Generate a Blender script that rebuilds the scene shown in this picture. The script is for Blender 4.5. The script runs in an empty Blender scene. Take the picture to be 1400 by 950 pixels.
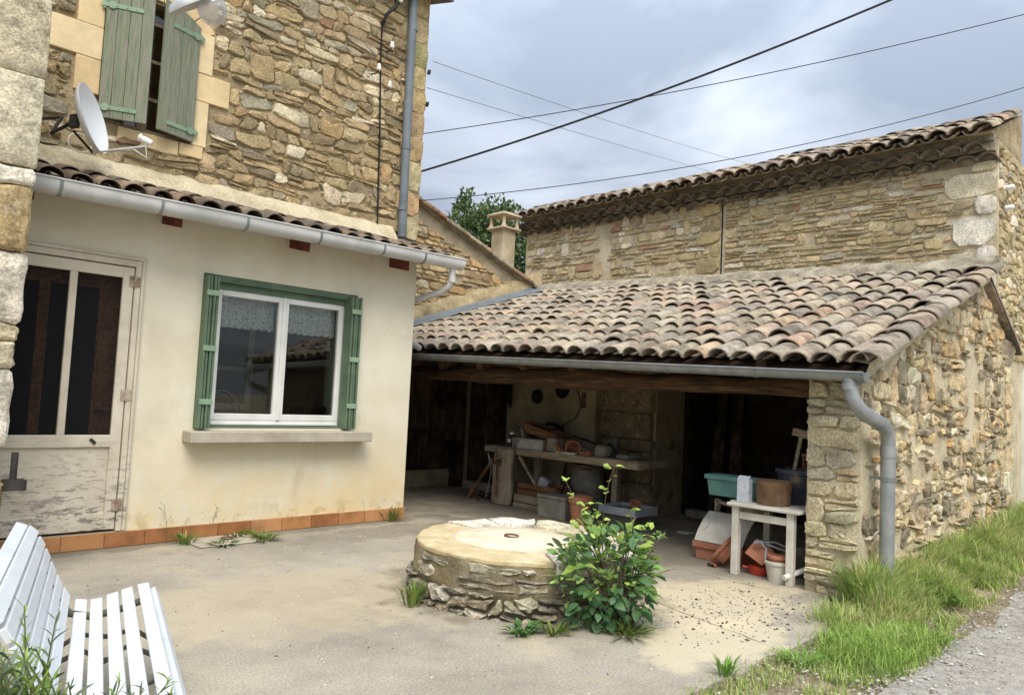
import bpy, bmesh, math, random
import numpy as np
from math import sin, cos, pi, radians, sqrt, atan2
from mathutils import Vector, Matrix, noise as mnoise

S = bpy.context.scene
COL = S.collection
rng = random.Random(7)

# ------------------------------------------------------------------ camera
PITCH, ROLL, YAW = radians(3.75), radians(2.76), radians(45.0)
fw0 = Vector((cos(YAW), sin(YAW), 0)); rt0 = Vector((sin(YAW), -cos(YAW), 0)); up0 = Vector((0, 0, 1))
fwd = fw0 * cos(PITCH) + up0 * sin(PITCH); uu = up0 * cos(PITCH) - fw0 * sin(PITCH)
cup = uu * cos(ROLL) - rt0 * sin(ROLL); crt = rt0 * cos(ROLL) + uu * sin(ROLL)
cam = bpy.data.objects.new('camera', bpy.data.cameras.new('camera'))
COL.objects.link(cam)
m = Matrix((crt, cup, -fwd)).transposed().to_4x4(); m.translation = (0, 0, 1.4)
cam.matrix_world = m
cam.data.sensor_width = 36; cam.data.lens = 1030 / 1400 * 36
cam.data.clip_start = 0.05; cam.data.clip_end = 2000
S.camera = cam

# ------------------------------------------------------------------ sky and sun
SUN_EL, SUN_AZ = radians(54), radians(216)      # azimuth clockwise from +Y
W = bpy.data.worlds.new('World'); S.world = W; W.use_nodes = True
nt = W.node_tree; nt.nodes.clear()
def wn(t, **k):
    n = nt.nodes.new(t)
    for a, v in k.items(): setattr(n, a, v)
    return n
out = wn('ShaderNodeOutputWorld'); bg = wn('ShaderNodeBackground'); bg.inputs[1].default_value = 0.1
sky = wn('ShaderNodeTexSky', sky_type='NISHITA', sun_disc=False, sun_elevation=SUN_EL, sun_rotation=SUN_AZ)
tc = wn('ShaderNodeTexCoord'); sep = wn('ShaderNodeSeparateXYZ')
nt.links.new(tc.outputs['Generated'], sep.inputs[0])
def wmath(op, a, b):
    n = wn('ShaderNodeMath', operation=op)
    for i, v in enumerate((a, b)):
        if isinstance(v, (int, float)): n.inputs[i].default_value = v
        else: nt.links.new(v, n.inputs[i])
    return n.outputs[0]
zc = wmath('ADD', wmath('MAXIMUM', sep.outputs[2], 0.0), 0.22)
cmb = wn('ShaderNodeCombineXYZ')
nt.links.new(wmath('DIVIDE', sep.outputs[0], zc), cmb.inputs[0]); nt.links.new(wmath('DIVIDE', sep.outputs[1], zc), cmb.inputs[1])
n1 = wn('ShaderNodeTexNoise'); n1.inputs['Scale'].default_value = 1.05; n1.inputs['Detail'].default_value = 9; n1.inputs['Roughness'].default_value = 0.5
n1.inputs['Distortion'].default_value = 0.5
mp = wn('ShaderNodeMapping'); mp.inputs['Location'].default_value = (3.1, 1.7, 0.4)
nt.links.new(cmb.outputs[0], mp.inputs[0]); nt.links.new(mp.outputs[0], n1.inputs['Vector'])
cr = wn('ShaderNodeValToRGB'); e = cr.color_ramp.elements
e[0].position = 0.38; e[0].color = (1.85, 2.15, 2.65, 1); e[1].position = 0.66; e[1].color = (4.6, 4.95, 5.5, 1)
nt.links.new(n1.outputs[0], cr.inputs[0])
zen = wmath('ADD', wmath('MULTIPLY', wmath('MAXIMUM', sep.outputs[2], 0.0), 3.2), 0.38)    # an overcast sky brightens evenly towards the zenith
vm = wn('ShaderNodeVectorMath', operation='SCALE'); nt.links.new(cr.outputs[0], vm.inputs[0]); nt.links.new(zen, vm.inputs['Scale'])
mx = wn('ShaderNodeMix', data_type='RGBA'); mx.inputs['Factor'].default_value = 0.9
nt.links.new(sky.outputs[0], mx.inputs['A']); nt.links.new(vm.outputs[0], mx.inputs['B'])
nt.links.new(mx.outputs['Result'], bg.inputs[0]); nt.links.new(bg.outputs[0], out.inputs[0])
sl = bpy.data.lights.new('sun', 'SUN'); sl.energy = 2.0; sl.angle = radians(35); sl.color = (1, 0.93, 0.82)
so = bpy.data.objects.new('sun', sl); COL.objects.link(so)
sd = Vector((sin(SUN_AZ) * cos(SUN_EL), cos(SUN_AZ) * cos(SUN_EL), sin(SUN_EL)))
so.rotation_euler = sd.to_track_quat('Z', 'Y').to_euler(); so.location = (-6, -6, 9)
S.view_settings.view_transform = 'Standard'; S.view_settings.look = 'None'
S.view_settings.exposure = 0.8; S.view_settings.gamma = 1
S.render.engine = 'CYCLES'
S.cycles.max_bounces = 8; S.cycles.diffuse_bounces = 6; S.cycles.transparent_max_bounces = 8
try: S.cycles.use_denoising = True
except Exception: pass

# ------------------------------------------------------------------ helpers
def lin(c):
    f = lambda v: (v / 255 / 12.92) if v <= 10 else ((v / 255 + 0.055) / 1.055) ** 2.4
    return (f(c[0]), f(c[1]), f(c[2]), 1)
WLOC = {}
def tag(o, label=None, cat=None, group=None, kind=None):
    for k, v in (('label', label), ('category', cat), ('group', group), ('kind', kind)):
        if v: o[k] = v
    return o
def thing(name, label, cat, loc=(0, 0, 0), group=None):
    o = bpy.data.objects.new(name, None); COL.objects.link(o); o.location = loc; o.empty_display_size = 0.1
    WLOC[o.name] = Vector(loc)
    return tag(o, label, cat, group)
def link_mesh(name, me, mat, parent=None, color=None, loc=None):
    o = bpy.data.objects.new(name, me); COL.objects.link(o)
    if mat and not me.materials: me.materials.append(mat)
    if parent: o.parent = parent
    if color: o.color = color
    if loc is not None: o.location = loc
    return o
class MB:
    """collects vertices and faces in world coordinates"""
    def __init__(s): s.v = []; s.f = []
    def add(s, vs, fs):
        b = len(s.v); s.v += [tuple(p) for p in vs]; s.f += [tuple(i + b for i in f) for f in fs]; return s
    def box(s, x0, x1, y0, y1, z0, z1):
        vs = [(x, y, z) for z in (z0, z1) for y in (y0, y1) for x in (x0, x1)]
        return s.add(vs, [(0, 2, 3, 1), (4, 5, 7, 6), (0, 1, 5, 4), (2, 6, 7, 3), (0, 4, 6, 2), (1, 3, 7, 5)])
    def obox(s, c, ax, ay, az, hx, hy, hz):
        """oriented box: centre, unit axes and half sizes"""
        c, ax, ay, az = Vector(c), Vector(ax).normalized(), Vector(ay).normalized(), Vector(az).normalized()
        vs = [c + ax * (i * hx) + ay * (j * hy) + az * (k * hz) for k in (-1, 1) for j in (-1, 1) for i in (-1, 1)]
        return s.add(vs, [(0, 2, 3, 1), (4, 5, 7, 6), (0, 1, 5, 4), (2, 6, 7, 3), (0, 4, 6, 2), (1, 3, 7, 5)])
    def bar(s, a, b, w, h, up=(0, 0, 1)):
        a, b = Vector(a), Vector(b); d = (b - a); L = d.length; d.normalize()
        x = d.cross(Vector(up)); 
        if x.length < 1e-4: x = d.cross(Vector((1, 0, 0)))
        x.normalize(); y = x.cross(d)
        return s.obox((a + b) / 2, d, x, y, L / 2, w / 2, h / 2)
    def prism(s, poly, a, b):
        """poly: list of 3-D points (one end), extruded by vector b-a"""
        d = Vector(b) - Vector(a); n = len(poly)
        vs = [Vector(p) for p in poly] + [Vector(p) + d for p in poly]
        return s.add(vs, [tuple(range(n))[::-1], tuple(range(n, 2 * n))] + [(i, (i + 1) % n, n + (i + 1) % n, n + i) for i in range(n)])
    def tube(s, pts, r, n=8, cap=True):
        pts = [Vector(p) for p in pts]; rs = r if isinstance(r, (list, tuple)) else [r] * len(pts)
        t0 = (pts[1] - pts[0]).normalized(); x = t0.orthogonal().normalized(); vs = []
        for i, p in enumerate(pts):
            t = (pts[min(i + 1, len(pts) - 1)] - pts[max(i - 1, 0)]).normalized()
            x = (x - t * x.dot(t)); x.normalize(); y = t.cross(x)
            vs += [p + (x * cos(2 * pi * k / n) + y * sin(2 * pi * k / n)) * rs[i] for k in range(n)]
        fs = [(i * n + k, i * n + (k + 1) % n, (i + 1) * n + (k + 1) % n, (i + 1) * n + k) for i in range(len(pts) - 1) for k in range(n)]
        if cap: fs += [tuple(range(n))[::-1], tuple(range((len(pts) - 1) * n, len(pts) * n))]
        return s.add(vs, fs)
    def lathe(s, prof, c, ax=(0, 0, 1), n=20):
        c = Vector(c); z = Vector(ax).normalized(); x = z.orthogonal().normalized(); y = z.cross(x); vs = []; fs = []
        for r, h in prof: vs += [c + z * h + (x * cos(2 * pi * k / n) + y * sin(2 * pi * k / n)) * max(r, 1e-4) for k in range(n)]
        for i in range(len(prof) - 1):
            fs += [(i * n + k, i * n + (k + 1) % n, (i + 1) * n + (k + 1) % n, (i + 1) * n + k) for k in range(n)]
        return s.add(vs, fs)
    def build(s, name, mat, parent=None, color=None, bevel=0, smooth=None, origin=None, col=None, rough=0, sub=0, seg=1):
        off = Vector((0, 0, 0))
        if parent is not None:
            p = parent
            while p is not None: off += WLOC.get(p.name, Vector((0, 0, 0))); p = p.parent
        elif origin is not None: off = Vector(origin)
        me = bpy.data.meshes.new(name); me.from_pydata([tuple(Vector(p) - off) for p in s.v], [], s.f)
        if bevel or sub or rough:
            bm = bmesh.new(); bm.from_mesh(me)
            bmesh.ops.recalc_face_normals(bm, faces=bm.faces)
            if bevel:
                ed = [e for e in bm.edges if len(e.link_faces) == 2 and e.calc_face_angle(0) > 0.5]
                bmesh.ops.bevel(bm, geom=ed, offset=bevel, segments=seg, affect='EDGES', profile=0.6, clamp_overlap=True)
            if sub:
                bmesh.ops.subdivide_edges(bm, edges=bm.edges[:], cuts=sub, use_grid_fill=True)
            if rough:
                for v in bm.verts:
                    q = v.co + off
                    v.co += Vector((mnoise.noise(q * 5), mnoise.noise(q * 5 + Vector((9, 0, 0))), mnoise.noise(q * 5 + Vector((0, 9, 0))))) * rough
                    v.co += Vector((mnoise.noise(q * 17), mnoise.noise(q * 17 + Vector((9, 0, 0))), mnoise.noise(q * 17 + Vector((0, 9, 0))))) * rough * .5
            bm.to_mesh(me); bm.free()
        if smooth is not None:
            me.polygons.foreach_set('use_smooth', [True] * len(me.polygons))
            if smooth < 180: me.set_sharp_from_angle(angle=radians(smooth))
        if col is not None:
            a = me.color_attributes.new('Col', 'FLOAT_COLOR', 'POINT'); a.data.foreach_set('color', np.array(col, np.float32).ravel())
        o = link_mesh(name, me, mat, parent, color, None if parent is not None or origin is None else origin)
        if parent is None and origin is not None: WLOC[o.name] = Vector(origin)
        return o

# ------------------------------------------------------------------ materials
def M(name, cols, scale=5.0, detail=6, rough=.85, bump=.25, bscale=None, src=None, stains=(), metallic=0.0, spec=.3,
      stretch=None, rgh=.6, dist=0.02, trans=0.0, fine=None):
    """noise-coloured material. src: None (cols are sRGB), 'object' (cols multiply the object's colour) or 'attr' (multiply Col).
    stains: (sRGB, scale, lo, hi, amount, stretch)"""
    mt = bpy.data.materials.new(name); mt.use_nodes = True; t = mt.node_tree; t.nodes.clear(); L = t.links.new
    def nd(ty, **k):
        n = t.nodes.new(ty)
        for a, v in k.items(): setattr(n, a, v)
        return n
    o = nd('ShaderNodeOutputMaterial'); b = nd('ShaderNodeBsdfPrincipled'); 
    b.inputs['Roughness'].default_value = rough; b.inputs['Metallic'].default_value = metallic; b.inputs['Specular IOR Level'].default_value = spec
    tcn = nd('ShaderNodeTexCoord'); vec = tcn.outputs['Object']
    oi = None
    if src == 'object':
        oi = nd('ShaderNodeObjectInfo'); ad = nd('ShaderNodeVectorMath', operation='ADD'); mu = nd('ShaderNodeMath', operation='MULTIPLY'); mu.inputs[1].default_value = 173.0
        L(oi.outputs['Random'], mu.inputs[0]); L(vec, ad.inputs[0]); L(mu.outputs[0], ad.inputs[1]); vec = ad.outputs[0]
    def nz(sc, st=None, det=detail, rg=rgh):
        v = vec
        if st:
            mpn = nd('ShaderNodeMapping'); mpn.inputs['Scale'].default_value = st; L(vec, mpn.inputs[0]); v = mpn.outputs[0]
        n = nd('ShaderNodeTexNoise'); n.inputs['Scale'].default_value = sc; n.inputs['Detail'].default_value = det; n.inputs['Roughness'].default_value = rg
        L(v, n.inputs['Vector']); return n.outputs[0]
    rp = nd('ShaderNodeValToRGB'); el = rp.color_ramp.elements
    n0 = len(cols)
    while len(el) < n0: el.new(0.5)
    for i, c in enumerate(cols):
        el[i].position = 0.32 + 0.36 * i / max(1, n0 - 1)
        el[i].color = lin(c) if src is None else ((c, c, c, 1) if isinstance(c, (int, float)) else (c[0], c[1], c[2], 1))
    L(nz(scale, stretch), rp.inputs[0]); color = rp.outputs[0]
    def mixc(A, B, fac, mode='MIX'):
        x = nd('ShaderNodeMix', data_type='RGBA', blend_type=mode)
        for sock, v in (('A', A), ('B', B), ('Factor', fac)):
            if isinstance(v, (int, float)): x.inputs[sock].default_value = v
            elif isinstance(v, tuple): x.inputs[sock].default_value = v
            else: L(v, x.inputs[sock])
        return x.outputs['Result']
    if src == 'object': color = mixc(color, oi.outputs['Color'], 1.0, 'MULTIPLY')
    if src == 'attr':
        at = nd('ShaderNodeAttribute'); at.attribute_name = 'Col'; color = mixc(color, at.outputs['Color'], 1.0, 'MULTIPLY')
    if fine:
        r3 = nd('ShaderNodeMapRange'); r3.inputs['From Min'].default_value = .3; r3.inputs['From Max'].default_value = .7
        r3.inputs['To Min'].default_value = 1 - fine[1]; r3.inputs['To Max'].default_value = 1 + fine[1]
        L(nz(fine[0], None, 3, .7), r3.inputs[0]); 
        cmbn = nd('ShaderNodeCombineColor'); [L(r3.outputs[0], cmbn.inputs[i]) for i in range(3)]
        color = mixc(color, cmbn.outputs[0], 1.0, 'MULTIPLY')
    for st in stains:
        c, sc, lo, hi, am = st[:5]; r2 = nd('ShaderNodeMapRange', interpolation_type='SMOOTHSTEP')
        r2.inputs['From Min'].default_value = lo; r2.inputs['From Max'].default_value = hi; r2.inputs['To Max'].default_value = am
        L(nz(sc, st[5] if len(st) > 5 else None, 10, .74), r2.inputs[0])
        fac = r2.outputs[0]
        if len(st) > 6 and st[6]:        # only below / above a height: (z0, z1) full at z0, none at z1
            sp = nd('ShaderNodeSeparateXYZ'); L(nd('ShaderNodeNewGeometry').outputs['Position'], sp.inputs[0])
            r4 = nd('ShaderNodeMapRange'); r4.inputs['From Min'].default_value = st[6][1]; r4.inputs['From Max'].default_value = st[6][0]
            L(sp.outputs[2], r4.inputs[0]); mm = nd('ShaderNodeMath', operation='MULTIPLY'); L(fac, mm.inputs[0]); L(r4.outputs[0], mm.inputs[1]); fac = mm.outputs[0]
        color = mixc(color, lin(c), fac)
    L(color, b.inputs['Base Color'])
    if bump:
        bp = nd('ShaderNodeBump'); bp.inputs['Strength'].default_value = bump; bp.inputs['Distance'].default_value = dist
        L(nz(bscale or scale * 4, stretch, 8, .7), bp.inputs['Height']); L(bp.outputs[0], b.inputs['Normal'])
    if trans:
        tr = nd('ShaderNodeBsdfTranslucent'); L(color, tr.inputs[0]); ms = nd('ShaderNodeMixShader'); ms.inputs[0].default_value = trans
        L(b.outputs[0], ms.inputs[1]); L(tr.outputs[0], ms.inputs[2]); L(ms.outputs[0], o.inputs[0])
    else: L(b.outputs[0], o.inputs[0])
    return mt

LICH = ((214, 205, 178), 9, .56, .68, .55)
DARK = ((70, 64, 52), 7, .58, .72, .5)
m_stone = M('stone', [.7, 1.0, 1.18], 7, 8, .92, .85, 34, 'object', [((205, 190, 155), 11, .58, .72, .35), ((84, 74, 56), 6, .6, .75, .4)], fine=(55, .42), dist=.02)
m_stone_j = M('stone_joined', [.7, 1.0, 1.18], 7, 8, .92, .85, 34, 'attr', [((205, 190, 155), 11, .58, .72, .35), ((84, 74, 56), 6, .6, .75, .4)], fine=(55, .42), dist=.02)
m_grey_stone = M('lichen_stone', [.55, 1.0, 1.3], 9, 8, .95, .8, 30, 'object', [((222, 212, 188), 14, .54, .66, .5), ((74, 70, 60), 8, .54, .7, .6)], fine=(55, .42), dist=.02)
m_grey_stone_j = M('lichen_stone_joined', [.55, 1.0, 1.3], 9, 8, .95, .8, 30, 'attr', [((222, 212, 188), 14, .54, .66, .5), ((74, 70, 60), 8, .54, .7, .6)], fine=(55, .42), dist=.02)
m_mortar = M('mortar', [(136, 120, 92), (172, 155, 120), (196, 180, 146)], 3, 8, .95, .9, 22, stains=[((96, 84, 64), 5, .55, .7, .5)], fine=(60, .25), dist=.03)
m_mortar_g = M('grey_mortar', [(140, 130, 108), (168, 156, 130), (188, 176, 150)], 3, 8, .95, .9, 22, stains=[((100, 92, 76), 5, .52, .7, .5)], fine=(60, .25), dist=.03)
m_mortar_pale = M('pale_mortar', [(168, 155, 126), (202, 189, 158), (220, 209, 183)], 3, 8, .95, .9, 22, stains=[((112, 100, 78), 6, .56, .7, .5)], fine=(60, .25), dist=.03)
m_ashlar = M('ashlar', [.82, 1.0, 1.12], 4, 8, .9, .35, 40, 'object', [((120, 104, 80), 8, .62, .74, .4)], fine=(120, .1), dist=.01)
m_plaster = M('cream_plaster', [(214, 205, 180), (223, 215, 192), (230, 223, 203)], 1.6, 8, .9, .5, 38,
              stains=[((218, 192, 136), 1.3, .34, .62, .8, None, (.1, 1.15)), ((226, 202, 148), 3.5, .5, .62, .5, None, (.1, .7)),
                      ((176, 164, 138), 2.4, .55, .75, .45, (1, 1, .25)), ((150, 140, 116), 6, .62, .75, .25, (1, 1, .2)), ((92, 96, 52), 7, .5, .6, .45, None, (.1, .3))], fine=(120, .08), dist=.006)
m_conc = M('yard_concrete', [(134, 127, 114), (156, 148, 133), (172, 164, 147)], .9, 10, .93, .35, 60,
           stains=[((190, 174, 140), 1.1, .5, .7, .5), ((100, 92, 80), 1.0, .55, .72, .5), ((202, 190, 162), 14, .62, .7, .45), ((88, 80, 68), 22, .66, .74, .4), ((204, 194, 168), 55, .6, .66, .5), ((78, 70, 60), 70, .62, .68, .5)], fine=(75, .34), dist=.012, rgh=.7)
m_slab = M('slab_concrete', [(150, 142, 126), (172, 163, 146), (186, 178, 160)], 4, 8, .9, .4, 60, stains=[((120, 112, 96), 9, .56, .7, .4)], fine=(160, .12), dist=.008)
m_soil = M('soil', [(96, 84, 62), (128, 114, 88), (158, 146, 120)], 2.2, 10, .95, .8, 40, stains=[((176, 168, 150), 30, .52, .6, .7), ((94, 100, 56), 1.5, .5, .65, .6)], fine=(120, .3), dist=.02)
m_road = M('gravel_road', [(156, 151, 140), (184, 178, 167), (204, 198, 187)], 12, 10, .95, 1.0, 120, stains=[((112, 104, 92), 1.4, .52, .7, .5), ((202, 198, 190), 60, .55, .62, .7), ((86, 82, 76), 75, .58, .66, .6)], fine=(230, .3), dist=.02)
m_pebble = M('pebbles', [.8, 1.0, 1.15], 20, 4, .9, .3, 60, 'attr', fine=(90, .15))
m_tile = M('roof_tile', [.52, .74, .92], 8, 8, .93, .6, 45, 'object', [((190, 176, 142), 11, .56, .68, .45), ((70, 63, 54), 5.0, .48, .66, .65), ((184, 152, 120), 4, .58, .72, .3)], fine=(110, .25), dist=.008)
m_tile_j = M('roof_tile_joined', [.5, .74, .95], 8, 8, .93, .6, 45, 'attr', [((196, 182, 150), 10, .55, .68, .55), ((70, 64, 56), 7, .55, .7, .6)], fine=(110, .25), dist=.008)
m_zinc = M('zinc_gutter', [(128, 132, 134), (142, 146, 148), (156, 160, 160)], 6, 6, .42, .08, 20, metallic=.55, spec=.5, stains=[((112, 112, 106), 9, .6, .72, .3)])
m_zinc_d = M('weathered_zinc', [(134, 138, 140), (152, 154, 154), (166, 168, 166)], 5, 8, .5, .1, 20, metallic=.5, spec=.5, stains=[((168, 172, 170), 12, .58, .7, .4), ((84, 88, 88), 8, .6, .72, .4)])
m_white_pipe = M('white_gutter', [(176, 176, 172), (190, 190, 186), (200, 200, 196)], 4, 6, .45, .05, 20, spec=.4, stains=[((140, 136, 124), 7, .54, .7, .45, (1, 1, .3))])
m_grey_pipe = M('grey_pvc', [(98, 106, 112), (110, 118, 124), (120, 128, 132)], 4, 5, .5, .05, 20, stains=[((140, 142, 140), 9, .6, .75, .3)])
m_wood_d = M('dark_beam', [(46, 34, 24), (76, 56, 38), (110, 84, 56)], 5, 8, .9, .7, 18, stretch=(6, .6, 6), stains=[((110, 84, 58), 5, .58, .7, .4)])
m_wood_y = M('old_bench_wood', [(132, 120, 100), (162, 148, 124), (186, 172, 146)], 6, 8, .9, .7, 20, stretch=(6, .7, 6), stains=[((78, 66, 50), 7, .56, .7, .6)], fine=(90, .15))
m_wood_v = M('old_post_wood', [(134, 120, 100), (166, 150, 126), (192, 178, 152)], 6, 8, .9, .7, 20, stretch=(6, 6, .6), stains=[((78, 66, 50), 7, .56, .7, .6)], fine=(90, .15))
m_wood_br = M('brown_wood', [(92, 62, 42), (124, 88, 60), (150, 112, 78)], 6, 8, .85, .4, 20, stretch=(5, .8, 5), stains=[((60, 44, 30), 7, .56, .7, .5)])
m_plank = M('sooty_plank', [(44, 36, 28), (82, 68, 50), (112, 94, 70)], 4, 8, .92, .5, 20, stretch=(6, 6, .6), stains=[((16, 13, 11), 2, .42, .6, .9), ((140, 122, 94), 5, .56, .7, .4, None, (.2, 1.0))])
m_sooty = M('sooty_plaster', [(132, 120, 96), (160, 148, 118), (176, 164, 134)], 2.5, 8, .93, .4, 25, stains=[((62, 54, 44), 2.4, .54, .72, .7), ((92, 80, 62), 7, .56, .7, .5, (3, 3, .5))])
m_inner = M('dark_rubble', [(34, 31, 27), (56, 51, 43), (84, 76, 62)], 6, 8, .95, 1.0, 14, stains=[((16, 15, 14), 3, .5, .66, .9)], dist=.06)  # near-black blotched tones for the recess walls
m_dark = M('room_dark', [(176, 172, 162), (190, 186, 176), (200, 196, 186)], 2, 4, .9, 0)
m_green = M('green_metal', [(80, 100, 80), (92, 112, 90), (102, 122, 98)], 5, 5, .5, .05, 20, stains=[((140, 160, 136), 12, .6, .75, .3)])
m_shut = M('faded_green_board', [(106, 116, 94), (128, 136, 112), (148, 152, 132)], 9, 8, .85, .5, 26, stretch=(9, 9, .5), stains=[((146, 140, 130), 5, .46, .6, .85, (5, 5, .6)), ((66, 86, 66), 10, .6, .72, .5, (9, 9, .5))])
m_hinge = M('pale_green_iron', [(118, 142, 116), (134, 158, 130), (146, 168, 142)], 8, 5, .6, .1, 20)
m_pvc = M('white_frame', [(214, 214, 208), (224, 224, 218), (230, 230, 226)], 4, 4, .35, 0, spec=.45)
m_doorp = M('peeling_cream_paint', [(192, 182, 162), (206, 197, 177), (216, 207, 188)], 4, 6, .75, .3, 30,
            stains=[((124, 118, 110), 16, .535, .56, .9, (.55, 1, 2.0), (.25, 1.0)), ((112, 105, 96), 3.0, .54, .57, .8, (.8, 1, 2.6), (.15, .8)), ((126, 116, 100), 9, .66, .7, .7, (3, 3, .5))], dist=.006)
m_rust = M('rust', [(78, 58, 46), (104, 80, 62), (134, 112, 92)], 12, 8, .85, .4, 40)
m_hinge_o = M('worn_hinge', [(140, 124, 106), (168, 154, 134), (186, 174, 156)], 14, 6, .8, .3, 40, stains=[((104, 72, 52), 24, .5, .6, .8)])
m_bolt = M('dark_iron', [(40, 38, 36), (56, 52, 48), (70, 64, 58)], 12, 6, .7, .2, 40)
m_red = M('red_paint', [(82, 40, 32), (104, 50, 40), (118, 62, 50)], 8, 5, .6, .15, 30)
m_terra = M('terracotta', [(148, 98, 76), (166, 112, 86), (182, 130, 104)], 5, 6, .85, .15, 40, stains=[((206, 180, 152), 7, .57, .7, .5), ((96, 66, 50), 9, .58, .7, .4)])
m_skirt = M('glazed_tile', [.7, 1.0, 1.15], 5, 5, .5, .08, 20, 'object', spec=.4, stains=[((150, 128, 100), 5, .54, .7, .45), ((110, 84, 62), 9, .56, .72, .4)])
m_grout = M('grout', [(170, 150, 120), (186, 166, 136), (196, 178, 150)], 9, 5, .9, .2, 40)
m_white = M('white_slat', [(200, 206, 210), (210, 215, 218), (216, 220, 222)], 3, 4, .4, .02, 20, spec=.45, stains=[((178, 176, 168), 6, .58, .74, .45)])
m_iron_g = M('olive_cast_iron', [(62, 64, 54), (82, 84, 72), (98, 98, 86)], 8, 6, .7, .25, 40)
m_white_old = M('worn_white_paint', [(176, 172, 160), (198, 194, 182), (212, 208, 198)], 5, 7, .7, .2, 30, stains=[((128, 118, 100), 9, .58, .68, .65)])
m_teal = M('teal_plastic', [(72, 112, 108), (86, 126, 120), (100, 138, 132)], 4, 5, .5, .05, 20, stains=[((120, 150, 140), 8, .6, .74, .35)])
m_navy = M('dusty_blue_plastic', [(48, 52, 64), (66, 70, 82), (86, 88, 94)], 5, 7, .7, .15, 30, stains=[((150, 132, 106), 6, .5, .64, .75)])
m_muddy = M('rusty_bucket', [(96, 74, 54), (132, 106, 80), (160, 138, 110)], 5, 8, .85, .4, 30, stains=[((74, 74, 82), 4, .52, .6, .75), ((112, 66, 42), 5, .55, .66, .7)])
m_carton = M('pale_carton', [(176, 182, 190), (192, 196, 202), (206, 208, 210)], 14, 5, .7, .05, 20, stains=[((120, 136, 168), 22, .56, .6, .6)])
m_redpan = M('red_enamel', [(156, 52, 38), (174, 66, 48), (184, 84, 62)], 6, 5, .45, .05, 20, stains=[((120, 60, 40), 10, .6, .7, .5)])
m_drum = M('grey_metal', [(84, 82, 76), (104, 102, 94), (122, 118, 108)], 5, 7, .7, .2, 30, stains=[((118, 88, 66), 7, .55, .68, .6)])
m_trunk = M('dusty_grey_box', [(116, 112, 102), (140, 136, 124), (160, 154, 140)], 5, 7, .85, .2, 30, stains=[((96, 88, 74), 8, .56, .7, .5)])
m_tub = M('pale_blue_tub', [(150, 154, 160), (168, 172, 178), (182, 184, 188)], 4, 5, .6, .05, 20)
m_cable = M('black_cable', [(18, 18, 20), (26, 26, 28), (34, 34, 36)], 5, 3, .6, 0)
m_wire = M('grey_wire', [(120, 124, 130), (132, 136, 142), (142, 146, 152)], 5, 3, .6, 0)
m_porc = M('porcelain', [(222, 220, 212), (232, 230, 224), (238, 236, 230)], 5, 3, .3, 0, spec=.5)
m_dish = M('dish_white', [(222, 224, 226), (232, 234, 235), (238, 239, 240)], 3, 4, .5, .03, 20)
m_chim = M('chimney_render', [(156, 142, 116), (178, 164, 136), (194, 180, 152)], 3, 8, .92, .4, 30, stains=[((104, 80, 56), 6, .6, .68, .7, (2, 2, .4)), ((120, 110, 90), 4, .55, .7, .5)], fine=(90, .15))
m_roofc = M('ridge_mortar', [(118, 108, 92), (150, 140, 120), (182, 172, 150)], 6, 8, .95, .9, 24, stains=[((66, 62, 56), 5, .54, .68, .7)], fine=(60, .3), dist=.03)
m_wellcap = M('ochre_cement', [(178, 160, 118), (196, 178, 138), (208, 194, 160)], 4, 8, .92, .5, 30, stains=[((140, 128, 102), 5, .52, .66, .6), ((226, 218, 194), 8, .56, .68, .5)], fine=(120, .12), dist=.012)
m_lid = M('sandy_lid', [(200, 188, 158), (214, 203, 176), (222, 213, 190)], 5, 8, .92, .5, 40, stains=[((160, 142, 108), 8, .58, .7, .5)], fine=(150, .15), dist=.012)
m_wellm = M('mossy_mortar', [(110, 100, 78), (140, 128, 102), (164, 152, 124)], 4, 8, .95, .9, 18, stains=[((152, 130, 62), 3, .55, .68, .6), ((72, 64, 48), 6, .54, .7, .6)], fine=(70, .25), dist=.03)
m_leaf = M('leaf', [.75, 1.0, 1.25], 14, 4, .5, .1, 40, 'object', spec=.4, trans=.25)
m_leaf_j = M('leaf_joined', [.75, 1.0, 1.25], 14, 4, .5, .1, 40, 'attr', spec=.4, trans=.25)
m_grass = M('grass_blade', [.8, 1.0, 1.2], 6, 3, .6, 0, None, 'attr', trans=.35)
m_stem = M('green_stem', [(74, 84, 46), (92, 102, 58), (112, 118, 70)], 9, 4, .7, .1, 30)
m_bark = M('bark', [(70, 60, 48), (96, 84, 68), (120, 106, 88)], 9, 7, .9, .6, 25, stretch=(4, 4, .6))
m_lace = M('lace', [(196, 198, 196), (212, 214, 212), (222, 224, 222)], 60, 4, .9, .1, 90)
m_black = M('black_rubber', [(16, 15, 14), (24, 23, 21), (34, 32, 29)], 9, 5, .7, .1, 30)
m_shade = M('grey_enamel', [(140, 144, 148), (156, 158, 160), (170, 172, 172)], 3, 5, .4, .03, 20, spec=.5)

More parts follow.
